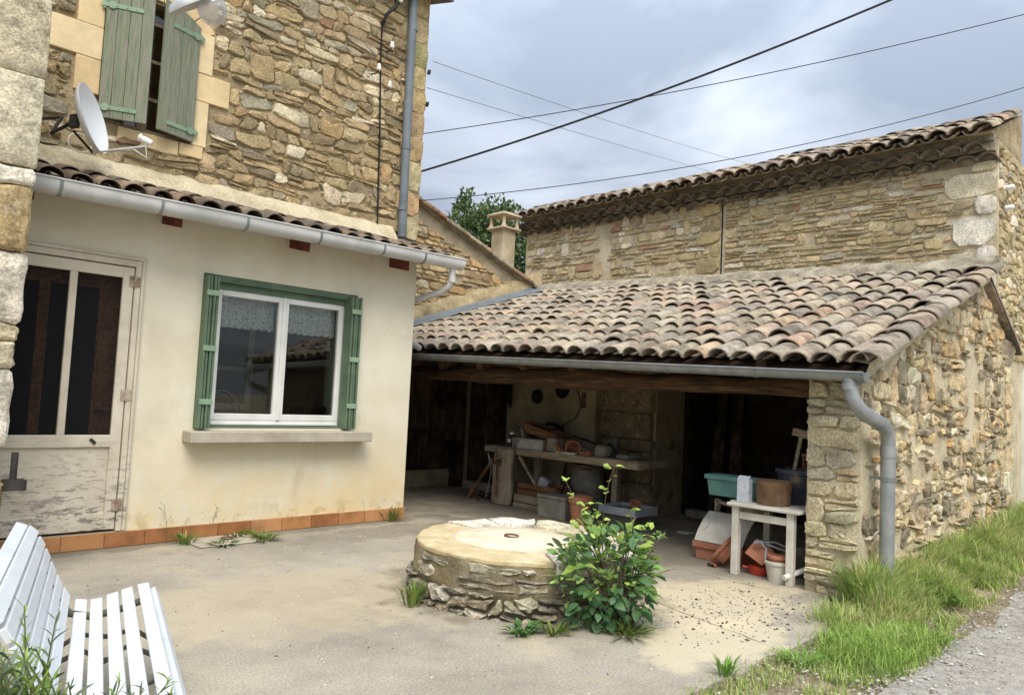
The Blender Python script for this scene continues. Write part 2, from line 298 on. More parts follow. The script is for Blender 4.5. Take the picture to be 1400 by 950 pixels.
def custom(name, fn):
    mt = bpy.data.materials.new(name); mt.use_nodes = True; t = mt.node_tree; t.nodes.clear(); fn(t); return mt
def glassy(tint, base, top):
    def fn(t):
        o = t.nodes.new('ShaderNodeOutputMaterial'); tr = t.nodes.new('ShaderNodeBsdfTransparent'); tr.inputs[0].default_value = tint
        g = t.nodes.new('ShaderNodeBsdfGlossy'); g.inputs['Roughness'].default_value = .02
        lw = t.nodes.new('ShaderNodeFresnel'); lw.inputs[0].default_value = 1.5
        r = t.nodes.new('ShaderNodeMapRange'); r.inputs['To Min'].default_value = base; r.inputs['To Max'].default_value = top
        t.links.new(lw.outputs[0], r.inputs[0]); ms = t.nodes.new('ShaderNodeMixShader')
        t.links.new(r.outputs[0], ms.inputs[0]); t.links.new(tr.outputs[0], ms.inputs[1]); t.links.new(g.outputs[0], ms.inputs[2]); t.links.new(ms.outputs[0], o.inputs[0])
    return fn
m_glass = custom('window_glass', glassy((.86, .88, .86, 1), .03, 1))
def bulbfn(t):
    glassy((.97, .97, .97, 1), .06, .55)(t); o = [n for n in t.nodes if n.type == 'OUTPUT_MATERIAL'][0]; old = o.inputs[0].links[0].from_socket
    d = t.nodes.new('ShaderNodeBsdfTranslucent'); d.inputs[0].default_value = (.9, .9, .9, 1); d2 = t.nodes.new('ShaderNodeBsdfDiffuse'); d2.inputs[0].default_value = (.9, .9, .9, 1); a = t.nodes.new('ShaderNodeAddShader'); ms = t.nodes.new('ShaderNodeMixShader'); ms.inputs[0].default_value = .3
    ms2 = t.nodes.new('ShaderNodeMixShader'); t.links.new(d.outputs[0], ms2.inputs[1]); t.links.new(d2.outputs[0], ms2.inputs[2]); t.links.new(old, ms.inputs[1]); t.links.new(ms2.outputs[0], ms.inputs[2]); t.links.new(ms.outputs[0], o.inputs[0]); t.nodes.remove(a)
m_bulb = custom('bulb_glass', bulbfn)
def netfn(t):
    o = t.nodes.new('ShaderNodeOutputMaterial'); tr = t.nodes.new('ShaderNodeBsdfTransparent'); d = t.nodes.new('ShaderNodeBsdfDiffuse'); d.inputs[0].default_value = (.02, .02, .022, 1)
    tcn = t.nodes.new('ShaderNodeTexCoord'); sp = t.nodes.new('ShaderNodeSeparateXYZ'); t.links.new(tcn.outputs['Object'], sp.inputs[0]); f = []
    for ax in (0, 2):
        a = t.nodes.new('ShaderNodeMath'); a.operation = 'MULTIPLY'; a.inputs[1].default_value = 85; t.links.new(sp.outputs[ax], a.inputs[0])
        b = t.nodes.new('ShaderNodeMath'); b.operation = 'FRACT'; t.links.new(a.outputs[0], b.inputs[0])
        c = t.nodes.new('ShaderNodeMath'); c.operation = 'GREATER_THAN'; c.inputs[1].default_value = .28; t.links.new(b.outputs[0], c.inputs[0]); f.append(c.outputs[0])
    mu = t.nodes.new('ShaderNodeMath'); mu.operation = 'MULTIPLY'; t.links.new(f[0], mu.inputs[0]); t.links.new(f[1], mu.inputs[1])
    ms = t.nodes.new('ShaderNodeMixShader'); t.links.new(mu.outputs[0], ms.inputs[0]); t.links.new(d.outputs[0], ms.inputs[1]); t.links.new(tr.outputs[0], ms.inputs[2]); t.links.new(ms.outputs[0], o.inputs[0])
m_net = custom('insect_net', netfn)
def lacefn(t):
    o = t.nodes.new('ShaderNodeOutputMaterial'); tr = t.nodes.new('ShaderNodeBsdfTransparent'); d = t.nodes.new('ShaderNodeBsdfDiffuse'); d.inputs[0].default_value = (.86, .87, .86, 1)
    tcn = t.nodes.new('ShaderNodeTexCoord'); v = t.nodes.new('ShaderNodeTexVoronoi'); v.inputs['Scale'].default_value = 38; t.links.new(tcn.outputs['Object'], v.inputs['Vector'])
    r = t.nodes.new('ShaderNodeMapRange'); r.inputs['From Min'].default_value = .25; r.inputs['From Max'].default_value = .55; r.inputs['To Min'].default_value = .55; r.inputs['To Max'].default_value = .95
    t.links.new(v.outputs['Distance'], r.inputs[0]); ms = t.nodes.new('ShaderNodeMixShader'); t.links.new(r.outputs[0], ms.inputs[0]); t.links.new(tr.outputs[0], ms.inputs[1]); t.links.new(d.outputs[0], ms.inputs[2]); t.links.new(ms.outputs[0], o.inputs[0])
m_lace = custom('lace_cloth', lacefn)

# ------------------------------------------------------------------ rubble masonry
def clip(poly, n, c):
    """keep the side n.p <= c"""
    r = []
    for i in range(len(poly)):
        p, q = poly[i], poly[(i + 1) % len(poly)]
        a, b = n[0] * p[0] + n[1] * p[1] - c, n[0] * q[0] + n[1] * q[1] - c
        if a <= 0: r.append(p)
        if (a < 0 < b) or (b < 0 < a):
            t = a / (a - b); r.append((p[0] + t * (q[0] - p[0]), p[1] + t * (q[1] - p[1])))
    return r
def parea(p): return .5 * sum(p[i][0] * p[(i + 1) % len(p)][1] - p[(i + 1) % len(p)][0] * p[i][1] for i in range(len(p)))
PAL_TAN = [(3, (168, 146, 104)), (3, (152, 132, 94)), (2.5, (182, 160, 116)), (1.6, (136, 120, 90)), (.9, (180, 148, 98)), (1.6, (160, 150, 126)), (1, (208, 192, 158)), (.5, (226, 212, 184)), (.12, (158, 120, 92))]
PAL_GABLE = [(3, (180, 154, 106)), (2, (164, 140, 98)), (2, (194, 170, 120)), (1, (192, 154, 96)), (1, (164, 150, 122)), (.8, (206, 190, 156))]
PAL_BARN = [(3, (188, 170, 126)), (3, (174, 156, 114)), (2, (198, 180, 138)), (1.4, (160, 146, 110)), (1.2, (176, 168, 142)), (.6, (192, 162, 114)), (.15, (166, 118, 92)), (.5, (220, 210, 186))]
PAL_SIDE = [(3, (190, 168, 124)), (2.6, (164, 148, 114)), (2, (136, 124, 100)), (1.8, (206, 188, 146)), (.7, (112, 104, 88)), (1, (192, 156, 102)), (1, (210, 198, 168))]
PAL_PILL = [(3, (200, 184, 144)), (2, (182, 168, 132)), (2, (170, 164, 138)), (1.4, (212, 198, 162)), (.8, (184, 158, 112)), (.25, (178, 136, 106)), (1, (160, 152, 126))]
PAL_WELL = [(3, (150, 140, 116)), (2, (132, 122, 100)), (2, (168, 158, 134)), (.5, (186, 178, 158)), (1, (118, 108, 86))]
SAT, LIFT = .86, 1.08
def pick(pal, r, sat=None):
    k = r.random() * sum(w for w, _ in pal)
    for w, c in pal:
        k -= w
        if k <= 0: break
    mean = lin(pal[0][1]); c = lin(c); c = [a * .8 + b * .2 for a, b in zip(c, mean)]; j = r.uniform(.88, 1.1) * LIFT; y_ = .3 * c[0] + .6 * c[1] + .1 * c[2]; q_ = SAT if sat is None else sat; c = [y_ + (v - y_) * q_ for v in c[:3]]
    return (min(c[0] * j * r.uniform(.96, 1.04), .9), min(c[1] * j, .9), min(c[2] * j * r.uniform(.93, 1.06), .9), 1)
def stone_shape(cell, gap, depth, r, P, rough=1.0, jag=.05):
    """one stone from a convex outline: P maps (u, v, out) to space"""
    for i in range(len(cell)):
        pass
    src = cell[:]
    for i in range(len(src)):
        p, q = src[i], src[(i + 1) % len(src)]; ex, ey = q[0] - p[0], q[1] - p[1]; L = sqrt(ex * ex + ey * ey)
        if L < 1e-5: continue
        n = (ey / L, -ex / L); g = gap * r.uniform(.3, 1.6)
        cell = clip(cell, n, n[0] * p[0] + n[1] * p[1] - g)
        if len(cell) < 3: return None
    a = parea(cell)
    if a < 4e-4: return None
    cx, cy = sum(p[0] for p in cell) / len(cell), sum(p[1] for p in cell) / len(cell); size = sqrt(a)
    ring = []
    for i in range(len(cell)):
        p, q = cell[i], cell[(i + 1) % len(cell)]; L = sqrt((q[0] - p[0]) ** 2 + (q[1] - p[1]) ** 2)
        if L < size * .12: ring.append(((p[0] + q[0]) / 2, (p[1] + q[1]) / 2)); continue
        t0 = r.uniform(.1, .3); t1 = 1 - r.uniform(.1, .3)
        for t in ((t0, t1) if L < size * .9 else (t0, .5 + r.uniform(-.12, .12), t1)):
            ring.append((p[0] + t * (q[0] - p[0]) + r.uniform(-1, 1) * jag * size, p[1] + t * (q[1] - p[1]) + r.uniform(-1, 1) * jag * size))
    n = len(ring)
    if n < 4: return None
    d = depth * r.uniform(.5, 1.3); tx, ty = r.uniform(-.12, .12), r.uniform(-.12, .12); vs = []
    ins = min(.005 + .05 * size, .016) * r.uniform(.6, 1.4)
    for p in ring: vs.append(P(p[0], p[1], -.03))
    for p in ring: vs.append(P(p[0], p[1], d * r.uniform(.35, .7)))
    for p in ring:
        dx, dy = cx - p[0], cy - p[1]; L = max(sqrt(dx * dx + dy * dy), 1e-4); k = min(ins / L, .5)
        x, y = p[0] + dx * k, p[1] + dy * k
        vs.append(P(x, y, d + tx * (x - cx) + ty * (y - cy) + r.uniform(-1, 1) * .007 * rough))
    vs.append(P(cx + r.uniform(-.2, .2) * size, cy + r.uniform(-.2, .2) * size, d + r.uniform(-.004, .01) * rough))
    fs = []
    for ring_i in (0, 1): fs += [(ring_i * n + i, ring_i * n + (i + 1) % n, (ring_i + 1) * n + (i + 1) % n, (ring_i + 1) * n + i) for i in range(n)]
    fs += [(2 * n + i, 2 * n + (i + 1) % n, 3 * n) for i in range(n)]
    return vs, fs, a
def rubble(dom, w, h, gap, depth, P, pal, r, holes=(), skip=None, jit=.35, rough=1.0, jag=.05, color=None):
    """irregular coursed rubble over a convex (u, v) outline, counter-clockwise"""
    u0, u1 = min(p[0] for p in dom), max(p[0] for p in dom); v0, v1 = min(p[1] for p in dom), max(p[1] for p in dom)
    k = w / h; seeds = []; v = v0 - h; row = 0
    while v < v1 + h:
        hh = h * r.uniform(.6, 1.4); u = u0 - w + r.random() * w
        while u < u1 + w:
            ww = w * r.choice((.45, .7, .9, 1, 1.15, 1.5, 1.9)) * r.uniform(.85, 1.15)
            if ww > w * 1.2 and r.random() < .45:
                seeds += [(u + ww / 2, v + hh * .22), (u + ww / 2 + r.uniform(-.2, .2) * ww, v + hh * .8)]
            else: seeds.append((u + ww * .5 + r.uniform(-.2, .2) * w * jit, v + hh / 2 + r.uniform(-1, 1) * h * jit))
            u += ww
        v += hh
    sd = np.array(seeds); sc = sd * np.array([1, k]); res = []
    for i, s in enumerate(seeds):
        if not (u0 - .02 <= s[0] <= u1 + .02 and v0 - .02 <= s[1] <= v1 + .02): continue
        if any(hx0 < s[0] < hx1 and hy0 < s[1] < hy1 for hx0, hx1, hy0, hy1 in holes): continue
        if skip and skip(s[0], s[1]): continue
        c = list(dom); dd = ((sc - sc[i]) ** 2).sum(1); near = np.argsort(dd)[1:20]
        for j in near:
            nx, ny = sc[j] - sc[i]; mid = (sc[j] + sc[i]) / 2
            c = clip(c, (nx, ny * k), nx * mid[0] + ny * mid[1])
            if len(c) < 3: break
        if len(c) < 3: continue
        for hx0, hx1, hy0, hy1 in holes:
            sides = [(hx0 - s[0], (1, 0), hx0), (s[0] - hx1, (-1, 0), -hx1), (hy0 - s[1], (0, 1), hy0), (s[1] - hy1, (0, -1), -hy1)]
            sides.sort(key=lambda q: -q[0]); c = clip(c, sides[0][1], sides[0][2])
            if len(c) < 3: break
        if len(c) < 3: continue
        if parea(c) < 0: c = c[::-1]
        g = stone_shape(c, gap, depth, r, P, rough, jag)
        if g: res.append((g[2], g[0], g[1], color(s[0], s[1], r) if color else pick(pal, r)))
    return res
def courses(dom, w, h, gap, depth, P, pal, r, holes=(), skip=None, wavy=.3, split=.3, tall=.1, rough=1.0, jag=.035, color=None, seed=0):
    """coursed rubble: wavy bed joints, slanting cross joints, some stones split in two or two courses tall"""
    u0, u1 = min(p[0] for p in dom), max(p[0] for p in dom); v0, v1 = min(p[1] for p in dom), max(p[1] for p in dom)
    vs_ = [v0 - h * r.random()]
    while vs_[-1] < v1 + h: vs_.append(vs_[-1] + h * r.choice((.55, .75, .9, 1, 1.15, 1.4)))
    bed = lambda k, u: vs_[k] + wavy * h * (mnoise.noise(Vector((u / w * .8, k * 3.7, seed))) + .5 * mnoise.noise(Vector((u / w * 2.1, k * 5.3, seed + 3))))
    blocked = {}; quads = []
    for k in range(len(vs_) - 2):
        u = u0 - w * r.random(); s0 = 0.0; bl = sorted(blocked.get(k, []))
        while u < u1:
            for (a, b) in bl:
                if a - 1e-6 <= u < b: u = b; s0 = 0.0
            nxt = u + w * r.choice((.5, .7, .9, 1, 1.2, 1.5, 1.9)) * r.uniform(.85, 1.15); hit = False
            for (a, b) in bl:
                if u < a < nxt + w * .25: nxt = a; hit = True; break
            s1 = 0.0 if hit else r.uniform(-.28, .28) * h; top = k + 1
            if not hit and r.random() < tall and not any(a < nxt and b > u for a, b in blocked.get(k + 1, [])) and nxt - u < 1.5 * w:
                top = k + 2; blocked.setdefault(k + 1, []).append((u, nxt)); s1 = 0.0; s0 = min(max(s0, -.02), .02)
            q = [(u - s0, bed(k, u)), (nxt - s1, bed(k, nxt)), (nxt + s1, bed(top, nxt)), (u + s0, bed(top, u))]
            hh_ = q[3][1] - q[0][1]
            if top == k + 1 and (nxt - u > w * .9) and r.random() < split and hh_ > h * .7:
                f0, f1 = r.uniform(.3, .7), r.uniform(.3, .7); ml = (u, q[0][1] + f0 * (q[3][1] - q[0][1])); mr = (nxt, q[1][1] + f1 * (q[2][1] - q[1][1]))
                quads += [[q[0], q[1], mr, ml], [ml, mr, q[2], q[3]]]
            else: quads.append(q)
            u = nxt; s0 = s1
    res = []
    for c in quads:
        cx, cy = sum(p[0] for p in c) / 4, sum(p[1] for p in c) / 4
        if not (u0 <= cx <= u1 and v0 <= cy <= v1) or any(a < cx < b and c0 < cy < d0 for a, b, c0, d0 in holes) or (skip and skip(cx, cy)): continue
        for i in range(len(dom)):
            p, q = dom[i], dom[(i + 1) % len(dom)]; n_ = (q[1] - p[1], p[0] - q[0]); c = clip(c, n_, n_[0] * p[0] + n_[1] * p[1])
            if len(c) < 3: break
        if len(c) < 3: continue
        for hx0, hx1, hy0, hy1 in holes:
            sides = [(hx0 - cx, (1, 0), hx0), (cx - hx1, (-1, 0), -hx1), (hy0 - cy, (0, 1), hy0), (cy - hy1, (0, -1), -hy1)]
            sides.sort(key=lambda q: -q[0]); c = clip(c, sides[0][1], sides[0][2])
            if len(c) < 3: break
        if len(c) < 3: continue
        g = stone_shape(c, gap, depth, r, P, rough, jag)
        if g: res.append((g[2], g[0], g[1], color(cx, cy, r) if color else pick(pal, r)))
    return res
def quad_stone(u0, u1, v0, v1, gap, depth, P, r, col, rough=.7, jag=.02):
    j = lambda: r.uniform(-.012, .012)
    g = stone_shape([(u0 + j(), v0 + j()), (u1 + j(), v0 + j()), (u1 + j(), v1 + j()), (u0 + j(), v1 + j())], gap, depth, r, P, rough, jag)
    return (g[2], g[0], g[1], col)
def emit(items, parent, mat, mat_j, limit=300, name='stone', smooth=24):
    items = sorted(items, key=lambda q: -q[0])
    for a, vs, fs, c in items[:limit]:
        mb = MB(); mb.v = vs; mb.f = fs; mb.build(name, mat, parent, c, smooth=smooth)
    if items[limit:]:
        mb = MB(); col = []
        for a, vs, fs, c in items[limit:]: mb.add(vs, fs); col += [c] * len(vs)
        tag(mb.build('small_' + name + 's', mat_j, parent, smooth=smooth, col=col), kind='stuff')
def frame(o, U, V, N):
    o, U, V, N = Vector(o), Vector(U), Vector(V), Vector(N)
    return lambda u, v, d: o + U * u + V * v + N * d
P_south = lambda y: frame((0, y, 0), (1, 0, 0), (0, 0, 1), (0, -1, 0))     # wall facing -Y: u = X, v = Z
def P_west(x): return lambda u, v, d: Vector((x - d, -u, v))                   # wall facing -X: u = -Y, v = Z

# ------------------------------------------------------------------ ground
def gz(x, y):
    return max(0, min((x - 6.2) * .035, .35)) * max(0, min(1, (2.4 - y) / .4))
g = MB(); xs = [-60, -25, -10, -4] + [i * .5 for i in range(-4, 34)] + [20, 30, 60, 150, 400]; ys = [-60, -25, -10, -4] + [i * .25 for i in range(-8, 14)] + [5, 8, 12, 20, 40, 150, 400]
for y in ys:
    for x in xs: g.v.append((x, y, gz(x, y) - .03 + (.012 * mnoise.noise(Vector((x * 1.7, y * 1.7, 0))) if abs(x) < 20 and abs(y) < 12 else 0)))
nx = len(xs); g.f = [(j * nx + i, j * nx + i + 1, (j + 1) * nx + i + 1, (j + 1) * nx + i) for j in range(len(ys) - 1) for i in range(nx - 1)]
tag(g.build('ground', m_soil, smooth=180), kind='structure')
# concrete yard: a thin cast slab with a worn edge
edge = []
x = -4.0
while x < 5.25:
    edge.append((x, 2.0 + .05 * mnoise.noise(Vector((x * 3, 0, 3))) + .03 * mnoise.noise(Vector((x * 11, 0, 7))))); x += .09
edge += [(5.3, 2.06), (5.55, 2.2), (5.8, 2.32), (6.1, 2.45)]
g = MB(); n = len(edge); top = [(x, y, .0) for x, y in edge]
for (x, y) in edge: g.v += [(x, y, -.06), (x, y, 0.0), (x, 9.2 if x < 5.7 else 9.2, 0.0)]
g.f = [(3 * i, 3 * i + 3, 3 * i + 4, 3 * i + 1) for i in range(n - 1)] + [(3 * i + 1, 3 * i + 4, 3 * i + 5, 3 * i + 2) for i in range(n - 1)]
g.add([(6.1, 2.45, 0), (9.6, 2.45, 0), (9.6, 9.2, 0), (6.1, 9.2, 0)], [(0, 1, 2, 3)])
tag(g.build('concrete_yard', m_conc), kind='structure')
g = MB(); xs = [-12, -6] + [i * .15 for i in range(-20, 90)] + [15, 20, 30, 60]
def road_edge(x): return 1.43 + .07 * mnoise.noise(Vector((x * 1.3, 5, 0))) + .05 * mnoise.noise(Vector((x * 5, 9, 0))) - .02 * max(0, x - 5.5)
for x in xs: g.v += [(x, -8, gz(x, 1) * .9 - .02), (x, road_edge(x) - .35, gz(x, 1.2) - .012), (x, road_edge(x), gz(x, 1.4) - .026)]
g.f = [(3 * i + a, 3 * i + 3 + a, 3 * i + 4 + a, 3 * i + 1 + a) for i in range(len(xs) - 1) for a in (0, 1)]
tag(g.build('gravel_road', m_road, smooth=180), kind='structure')

def pebbles(name, n, fn, size, cols, r):
    mb = MB(); col = []
    base = [Vector((1, 0, 0)), Vector((0, 1, 0)), Vector((-1, 0, 0)), Vector((0, -1, 0)), Vector((0, 0, .75)), Vector((0, 0, -.3))]
    fcs = [(0, 1, 4), (1, 2, 4), (2, 3, 4), (3, 0, 4), (1, 0, 5), (2, 1, 5), (3, 2, 5), (0, 3, 5)]
    for _ in range(n):
        q = fn(r)
        if q is None: continue
        x, y, z = q; s = size * r.choice((.4, .6, .6, .8, 1, 1, 1.6)) * r.uniform(.7, 1.2); a = r.random() * 6.3; sx, sy = r.uniform(.7, 1.3), r.uniform(.6, 1)
        kk = r.uniform(.75, 1.15); c = [k * kk for k in lin(r.choice(cols))[:3]] + [1]
        mb.add([(x + s * (b.x * sx * cos(a) - b.y * sy * sin(a)) * r.uniform(.8, 1.2), y + s * (b.x * sx * sin(a) + b.y * sy * cos(a)) * r.uniform(.8, 1.2), z + s * b.z * r.uniform(.6, 1)) for b in base], fcs); col += [c] * 6
    return tag(mb.build(name, m_pebble, smooth=50, col=col), kind='stuff')
GREYS = [(156, 151, 142), (172, 167, 157), (186, 180, 169), (132, 127, 118), (196, 190, 178), (164, 154, 137)]
def f_road(r):
    x = 3.2 + 6.5 * r.random() ** 1.3; y = r.uniform(.1, road_edge(x) + .1); return (x, y, gz(x, y) - .012)
pebbles('road_gravel', 8000, f_road, .008, GREYS, rng)
def f_verge(r):
    x = r.uniform(3.0, 6.2); y = r.uniform(1.35, 2.2); return (x, y, -.022 + .01) if r.random() < .8 else None
pebbles('verge_gravel', 2600, f_verge, .009, GREYS + [(120, 104, 80)], rng)
def f_apron(r):
    x = r.gauss(5.0, .55); y = r.gauss(2.55, .3)
    return (x, y, .001) if y > 2.12 and x < 5.85 else None
pebbles('apron_gravel', 900, f_apron, .009, [(60, 56, 54), (84, 78, 74), (150, 144, 134), (186, 180, 170)], rng)
def f_yard(r):
    x = r.uniform(1.5, 5.6); y = r.uniform(2.2, 6.6); return (x, y, .001)
pebbles('yard_grit', 1500, f_yard, .005, [(210, 200, 176), (90, 82, 70), (190, 180, 160)], rng)
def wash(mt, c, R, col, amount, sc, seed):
    """a wash of sand, dirt or plain darker tone with its own ragged outline on a surface"""
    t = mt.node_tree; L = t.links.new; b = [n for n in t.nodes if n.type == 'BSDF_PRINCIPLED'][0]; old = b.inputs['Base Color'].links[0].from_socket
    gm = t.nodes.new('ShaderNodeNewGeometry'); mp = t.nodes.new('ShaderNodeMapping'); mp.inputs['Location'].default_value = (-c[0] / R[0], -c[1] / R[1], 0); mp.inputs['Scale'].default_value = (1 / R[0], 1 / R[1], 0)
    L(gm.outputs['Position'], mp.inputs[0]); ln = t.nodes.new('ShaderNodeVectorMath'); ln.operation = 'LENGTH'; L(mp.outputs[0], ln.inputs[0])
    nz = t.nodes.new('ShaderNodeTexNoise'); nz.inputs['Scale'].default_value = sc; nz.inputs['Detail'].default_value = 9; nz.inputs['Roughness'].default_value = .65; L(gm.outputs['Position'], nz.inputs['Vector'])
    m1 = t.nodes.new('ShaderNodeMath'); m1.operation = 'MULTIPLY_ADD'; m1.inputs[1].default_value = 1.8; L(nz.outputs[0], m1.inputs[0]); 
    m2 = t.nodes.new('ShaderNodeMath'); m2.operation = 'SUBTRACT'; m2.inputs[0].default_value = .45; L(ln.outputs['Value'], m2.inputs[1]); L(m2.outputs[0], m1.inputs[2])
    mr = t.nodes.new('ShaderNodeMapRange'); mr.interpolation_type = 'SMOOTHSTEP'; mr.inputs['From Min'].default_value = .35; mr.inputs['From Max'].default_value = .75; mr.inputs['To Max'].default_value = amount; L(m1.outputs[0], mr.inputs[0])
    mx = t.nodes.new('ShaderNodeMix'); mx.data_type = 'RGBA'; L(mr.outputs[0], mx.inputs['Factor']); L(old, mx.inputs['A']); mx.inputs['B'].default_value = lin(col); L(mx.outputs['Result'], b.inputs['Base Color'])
wash(m_conc, (5.0, 2.85), (1.0, .62), (204, 190, 158), .75, 3, 0)
wash(m_conc, (4.2, 2.35), (.8, .4), (206, 192, 160), .6, 4, 0)
wash(m_conc, (2.6, 4.6), (1.4, .9), (186, 170, 138), .4, 2.5, 0)
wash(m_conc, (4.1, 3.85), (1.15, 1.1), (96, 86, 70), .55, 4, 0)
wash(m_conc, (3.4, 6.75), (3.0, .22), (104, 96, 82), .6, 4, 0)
wash(m_conc, (7.0, 5.5), (2.0, 3.0), (112, 106, 94), .5, 3, 0)  # darker tone across the shed floor
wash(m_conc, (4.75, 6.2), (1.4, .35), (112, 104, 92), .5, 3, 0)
def mortar_face(u0, u1, v0, v1, P, mat, parent, step=.045, amp=.014, hole=None, top=None):
    """the rough pointed face between the stones"""
    nu, nv = int((u1 - u0) / step) + 1, int((v1 - v0) / step) + 1; mb = MB()
    for j in range(nv + 1):
        for i in range(nu + 1):
            u, v = u0 + (u1 - u0) * i / nu, v0 + (v1 - v0) * j / nv
            if top: v = min(v, top(u))
            q = Vector((u * 7, v * 9, 1.3)); mb.v.append(tuple(P(u, v, -.014 + amp * mnoise.noise(q) + amp * .6 * mnoise.noise(q * 2.7))))
    for j in range(nv):
        for i in range(nu):
            u, v = u0 + (u1 - u0) * (i + .5) / nu, v0 + (v1 - v0) * (j + .5) / nv
            if (hole and hole(u, v)) or (top and v - step > top(u)): continue
            mb.f.append((j * (nu + 1) + i, j * (nu + 1) + i + 1, (j + 1) * (nu + 1) + i + 1, (j + 1) * (nu + 1) + i))
    return mb.build('mortar', mat, parent, smooth=180)
def crack(pts, wd, seed):
    mb = MB(); rr_ = random.Random(seed); P_ = []
    for i in range(len(pts) - 1):
        a, b = Vector(pts[i] + (.004,)), Vector(pts[i + 1] + (.004,)); n = max(2, int((b - a).length / .05))
        for k in range(n): P_.append(a.lerp(b, k / n) + Vector((rr_.uniform(-.012, .012), rr_.uniform(-.012, .012), 0)))
    for i, p in enumerate(P_):
        q = P_[min(i + 1, len(P_) - 1)] - P_[max(i - 1, 0)]; n_ = Vector((-q.y, q.x, 0)).normalized() * wd * rr_.uniform(.2, 1); mb.v += [tuple(p + n_), tuple(p - n_)]
    mb.f = [(2 * i, 2 * i + 1, 2 * i + 3, 2 * i + 2) for i in range(len(P_) - 1)]
    return tag(mb.build('ground_crack', m_crack), kind='structure')
m_crack = M('crack_dirt', [(74, 66, 54), (92, 82, 66), (110, 98, 80)], 20, 5, .95, .3)
crack([(4.36, 2.04), (4.55, 2.75), (4.66, 3.2), (4.95, 3.75)], .004, 1)
crack([(5.7, 2.7), (5.72, 4.2), (5.7, 5.8), (5.74, 7.0)], .003, 5)
def world_stain(mt, col, sc, lo, hi, amt):
    """lichen and soot that run on across several tiles"""
    t = mt.node_tree; L = t.links.new; b = [n for n in t.nodes if n.type == 'BSDF_PRINCIPLED'][0]; old = b.inputs['Base Color'].links[0].from_socket
    gm = t.nodes.new('ShaderNodeNewGeometry'); nz = t.nodes.new('ShaderNodeTexNoise'); nz.inputs['Scale'].default_value = sc; nz.inputs['Detail'].default_value = 9; nz.inputs['Roughness'].default_value = .7; L(gm.outputs['Position'], nz.inputs['Vector'])
    mr = t.nodes.new('ShaderNodeMapRange'); mr.interpolation_type = 'SMOOTHSTEP'; mr.inputs['From Min'].default_value = lo; mr.inputs['From Max'].default_value = hi; mr.inputs['To Max'].default_value = amt; L(nz.outputs[0], mr.inputs[0])
    mx = t.nodes.new('ShaderNodeMix'); mx.data_type = 'RGBA'; L(mr.outputs[0], mx.inputs['Factor']); L(old, mx.inputs['A']); mx.inputs['B'].default_value = lin(col); L(mx.outputs['Result'], b.inputs['Base Color'])
for mt_ in (m_tile, m_tile_j):
    world_stain(mt_, (64, 59, 52), 2.2, .5, .64, .55); world_stain(mt_, (190, 178, 146), 3.1, .54, .66, .45)
for mt_ in (m_stone, m_stone_j, m_mortar): world_stain(mt_, (98, 90, 72), 1.1, .54, .72, .35)
world_stain(m_plaster, (184, 176, 154), .9, .52, .7, .3)

# ================================================================== STONE HOUSE (tall, left)
r = random.Random(11)
H = thing('stone_house', 'tall rubble stone house with green shutters and a grey downpipe at its corner', 'house', (3, 7.2, 0))
P = P_south(7.2)
w = MB()
w.box(-3, 1.93, 7.2, 7.6, 3.0, 6.3).box(2.74, 5.49, 7.2, 7.6, 3.0, 6.3).box(1.93, 2.74, 7.2, 7.6, 3.0, 3.64).box(1.93, 2.74, 7.2, 7.6, 4.86, 6.3)
w.box(-3, 5.49, 7.6, 12, 3.0, 3.1).box(5.2, 5.49, 7.6, 12, 0, 6.3).box(5.16, 5.49, 7.2, 7.6, 0, 3.0).box(-3, 5.2, 11.7, 12, 0, 6.3).box(1.6, 3.2, 8.4, 8.5, 3.1, 6.2)
w.build('wall', m_mortar, H)
holes = [(1.50, 1.96, 4.14, 4.46), (1.70, 1.96, 3.6, 5.2), (2.72, 2.90, 3.6, 5.2), (2.72, 3.09, 4.06, 4.36), (1.9, 2.8, 3.55, 5.0)]
qz = [3.2]; 
while qz[-1] < 6.3: qz.append(qz[-1] + r.uniform(.24, .36))
quoin = []; qh = []
for i in range(len(qz) - 1):
    u0 = 5.16 if i % 2 else 5.25; qh.append((u0, 5.6, qz[i], qz[i + 1]))
    c = r.choice([(188, 168, 124), (176, 158, 118), (196, 178, 136), (168, 150, 112)])
    quoin.append(quad_stone(u0, 5.495, qz[i], qz[i + 1], .006, .02, P, r, tuple(v * r.uniform(.9, 1.1) for v in lin(c)[:3]) + (1,)))
def patch(u, v):   # patches that were pointed over with mortar
    return (mnoise.noise(Vector((u * 1.6, v * 2.2, 4))) > .42 and r.random() < .6) or (v < 3.75 and u < 2.4 and r.random() < .45)
st = courses([(1.0, 3.26), (5.3, 3.26), (5.3, 6.32), (1.0, 6.32)], .2, .108, .006, .026, P, PAL_TAN, r, holes + qh, patch, .6, .3, .05, 1.2, .06)
mortar_face(1.0, 5.49, 3.2, 6.2, P, m_mortar, H, hole=lambda u, v: 1.9 < u < 2.77 and 3.6 < v < 4.9)
for q in quoin:
    mb = MB(); mb.v = q[1]; mb.f = q[2]; mb.build('quoin', m_stone, H, q[3], smooth=38)
emit(st, H, m_stone, m_stone_j, 300)
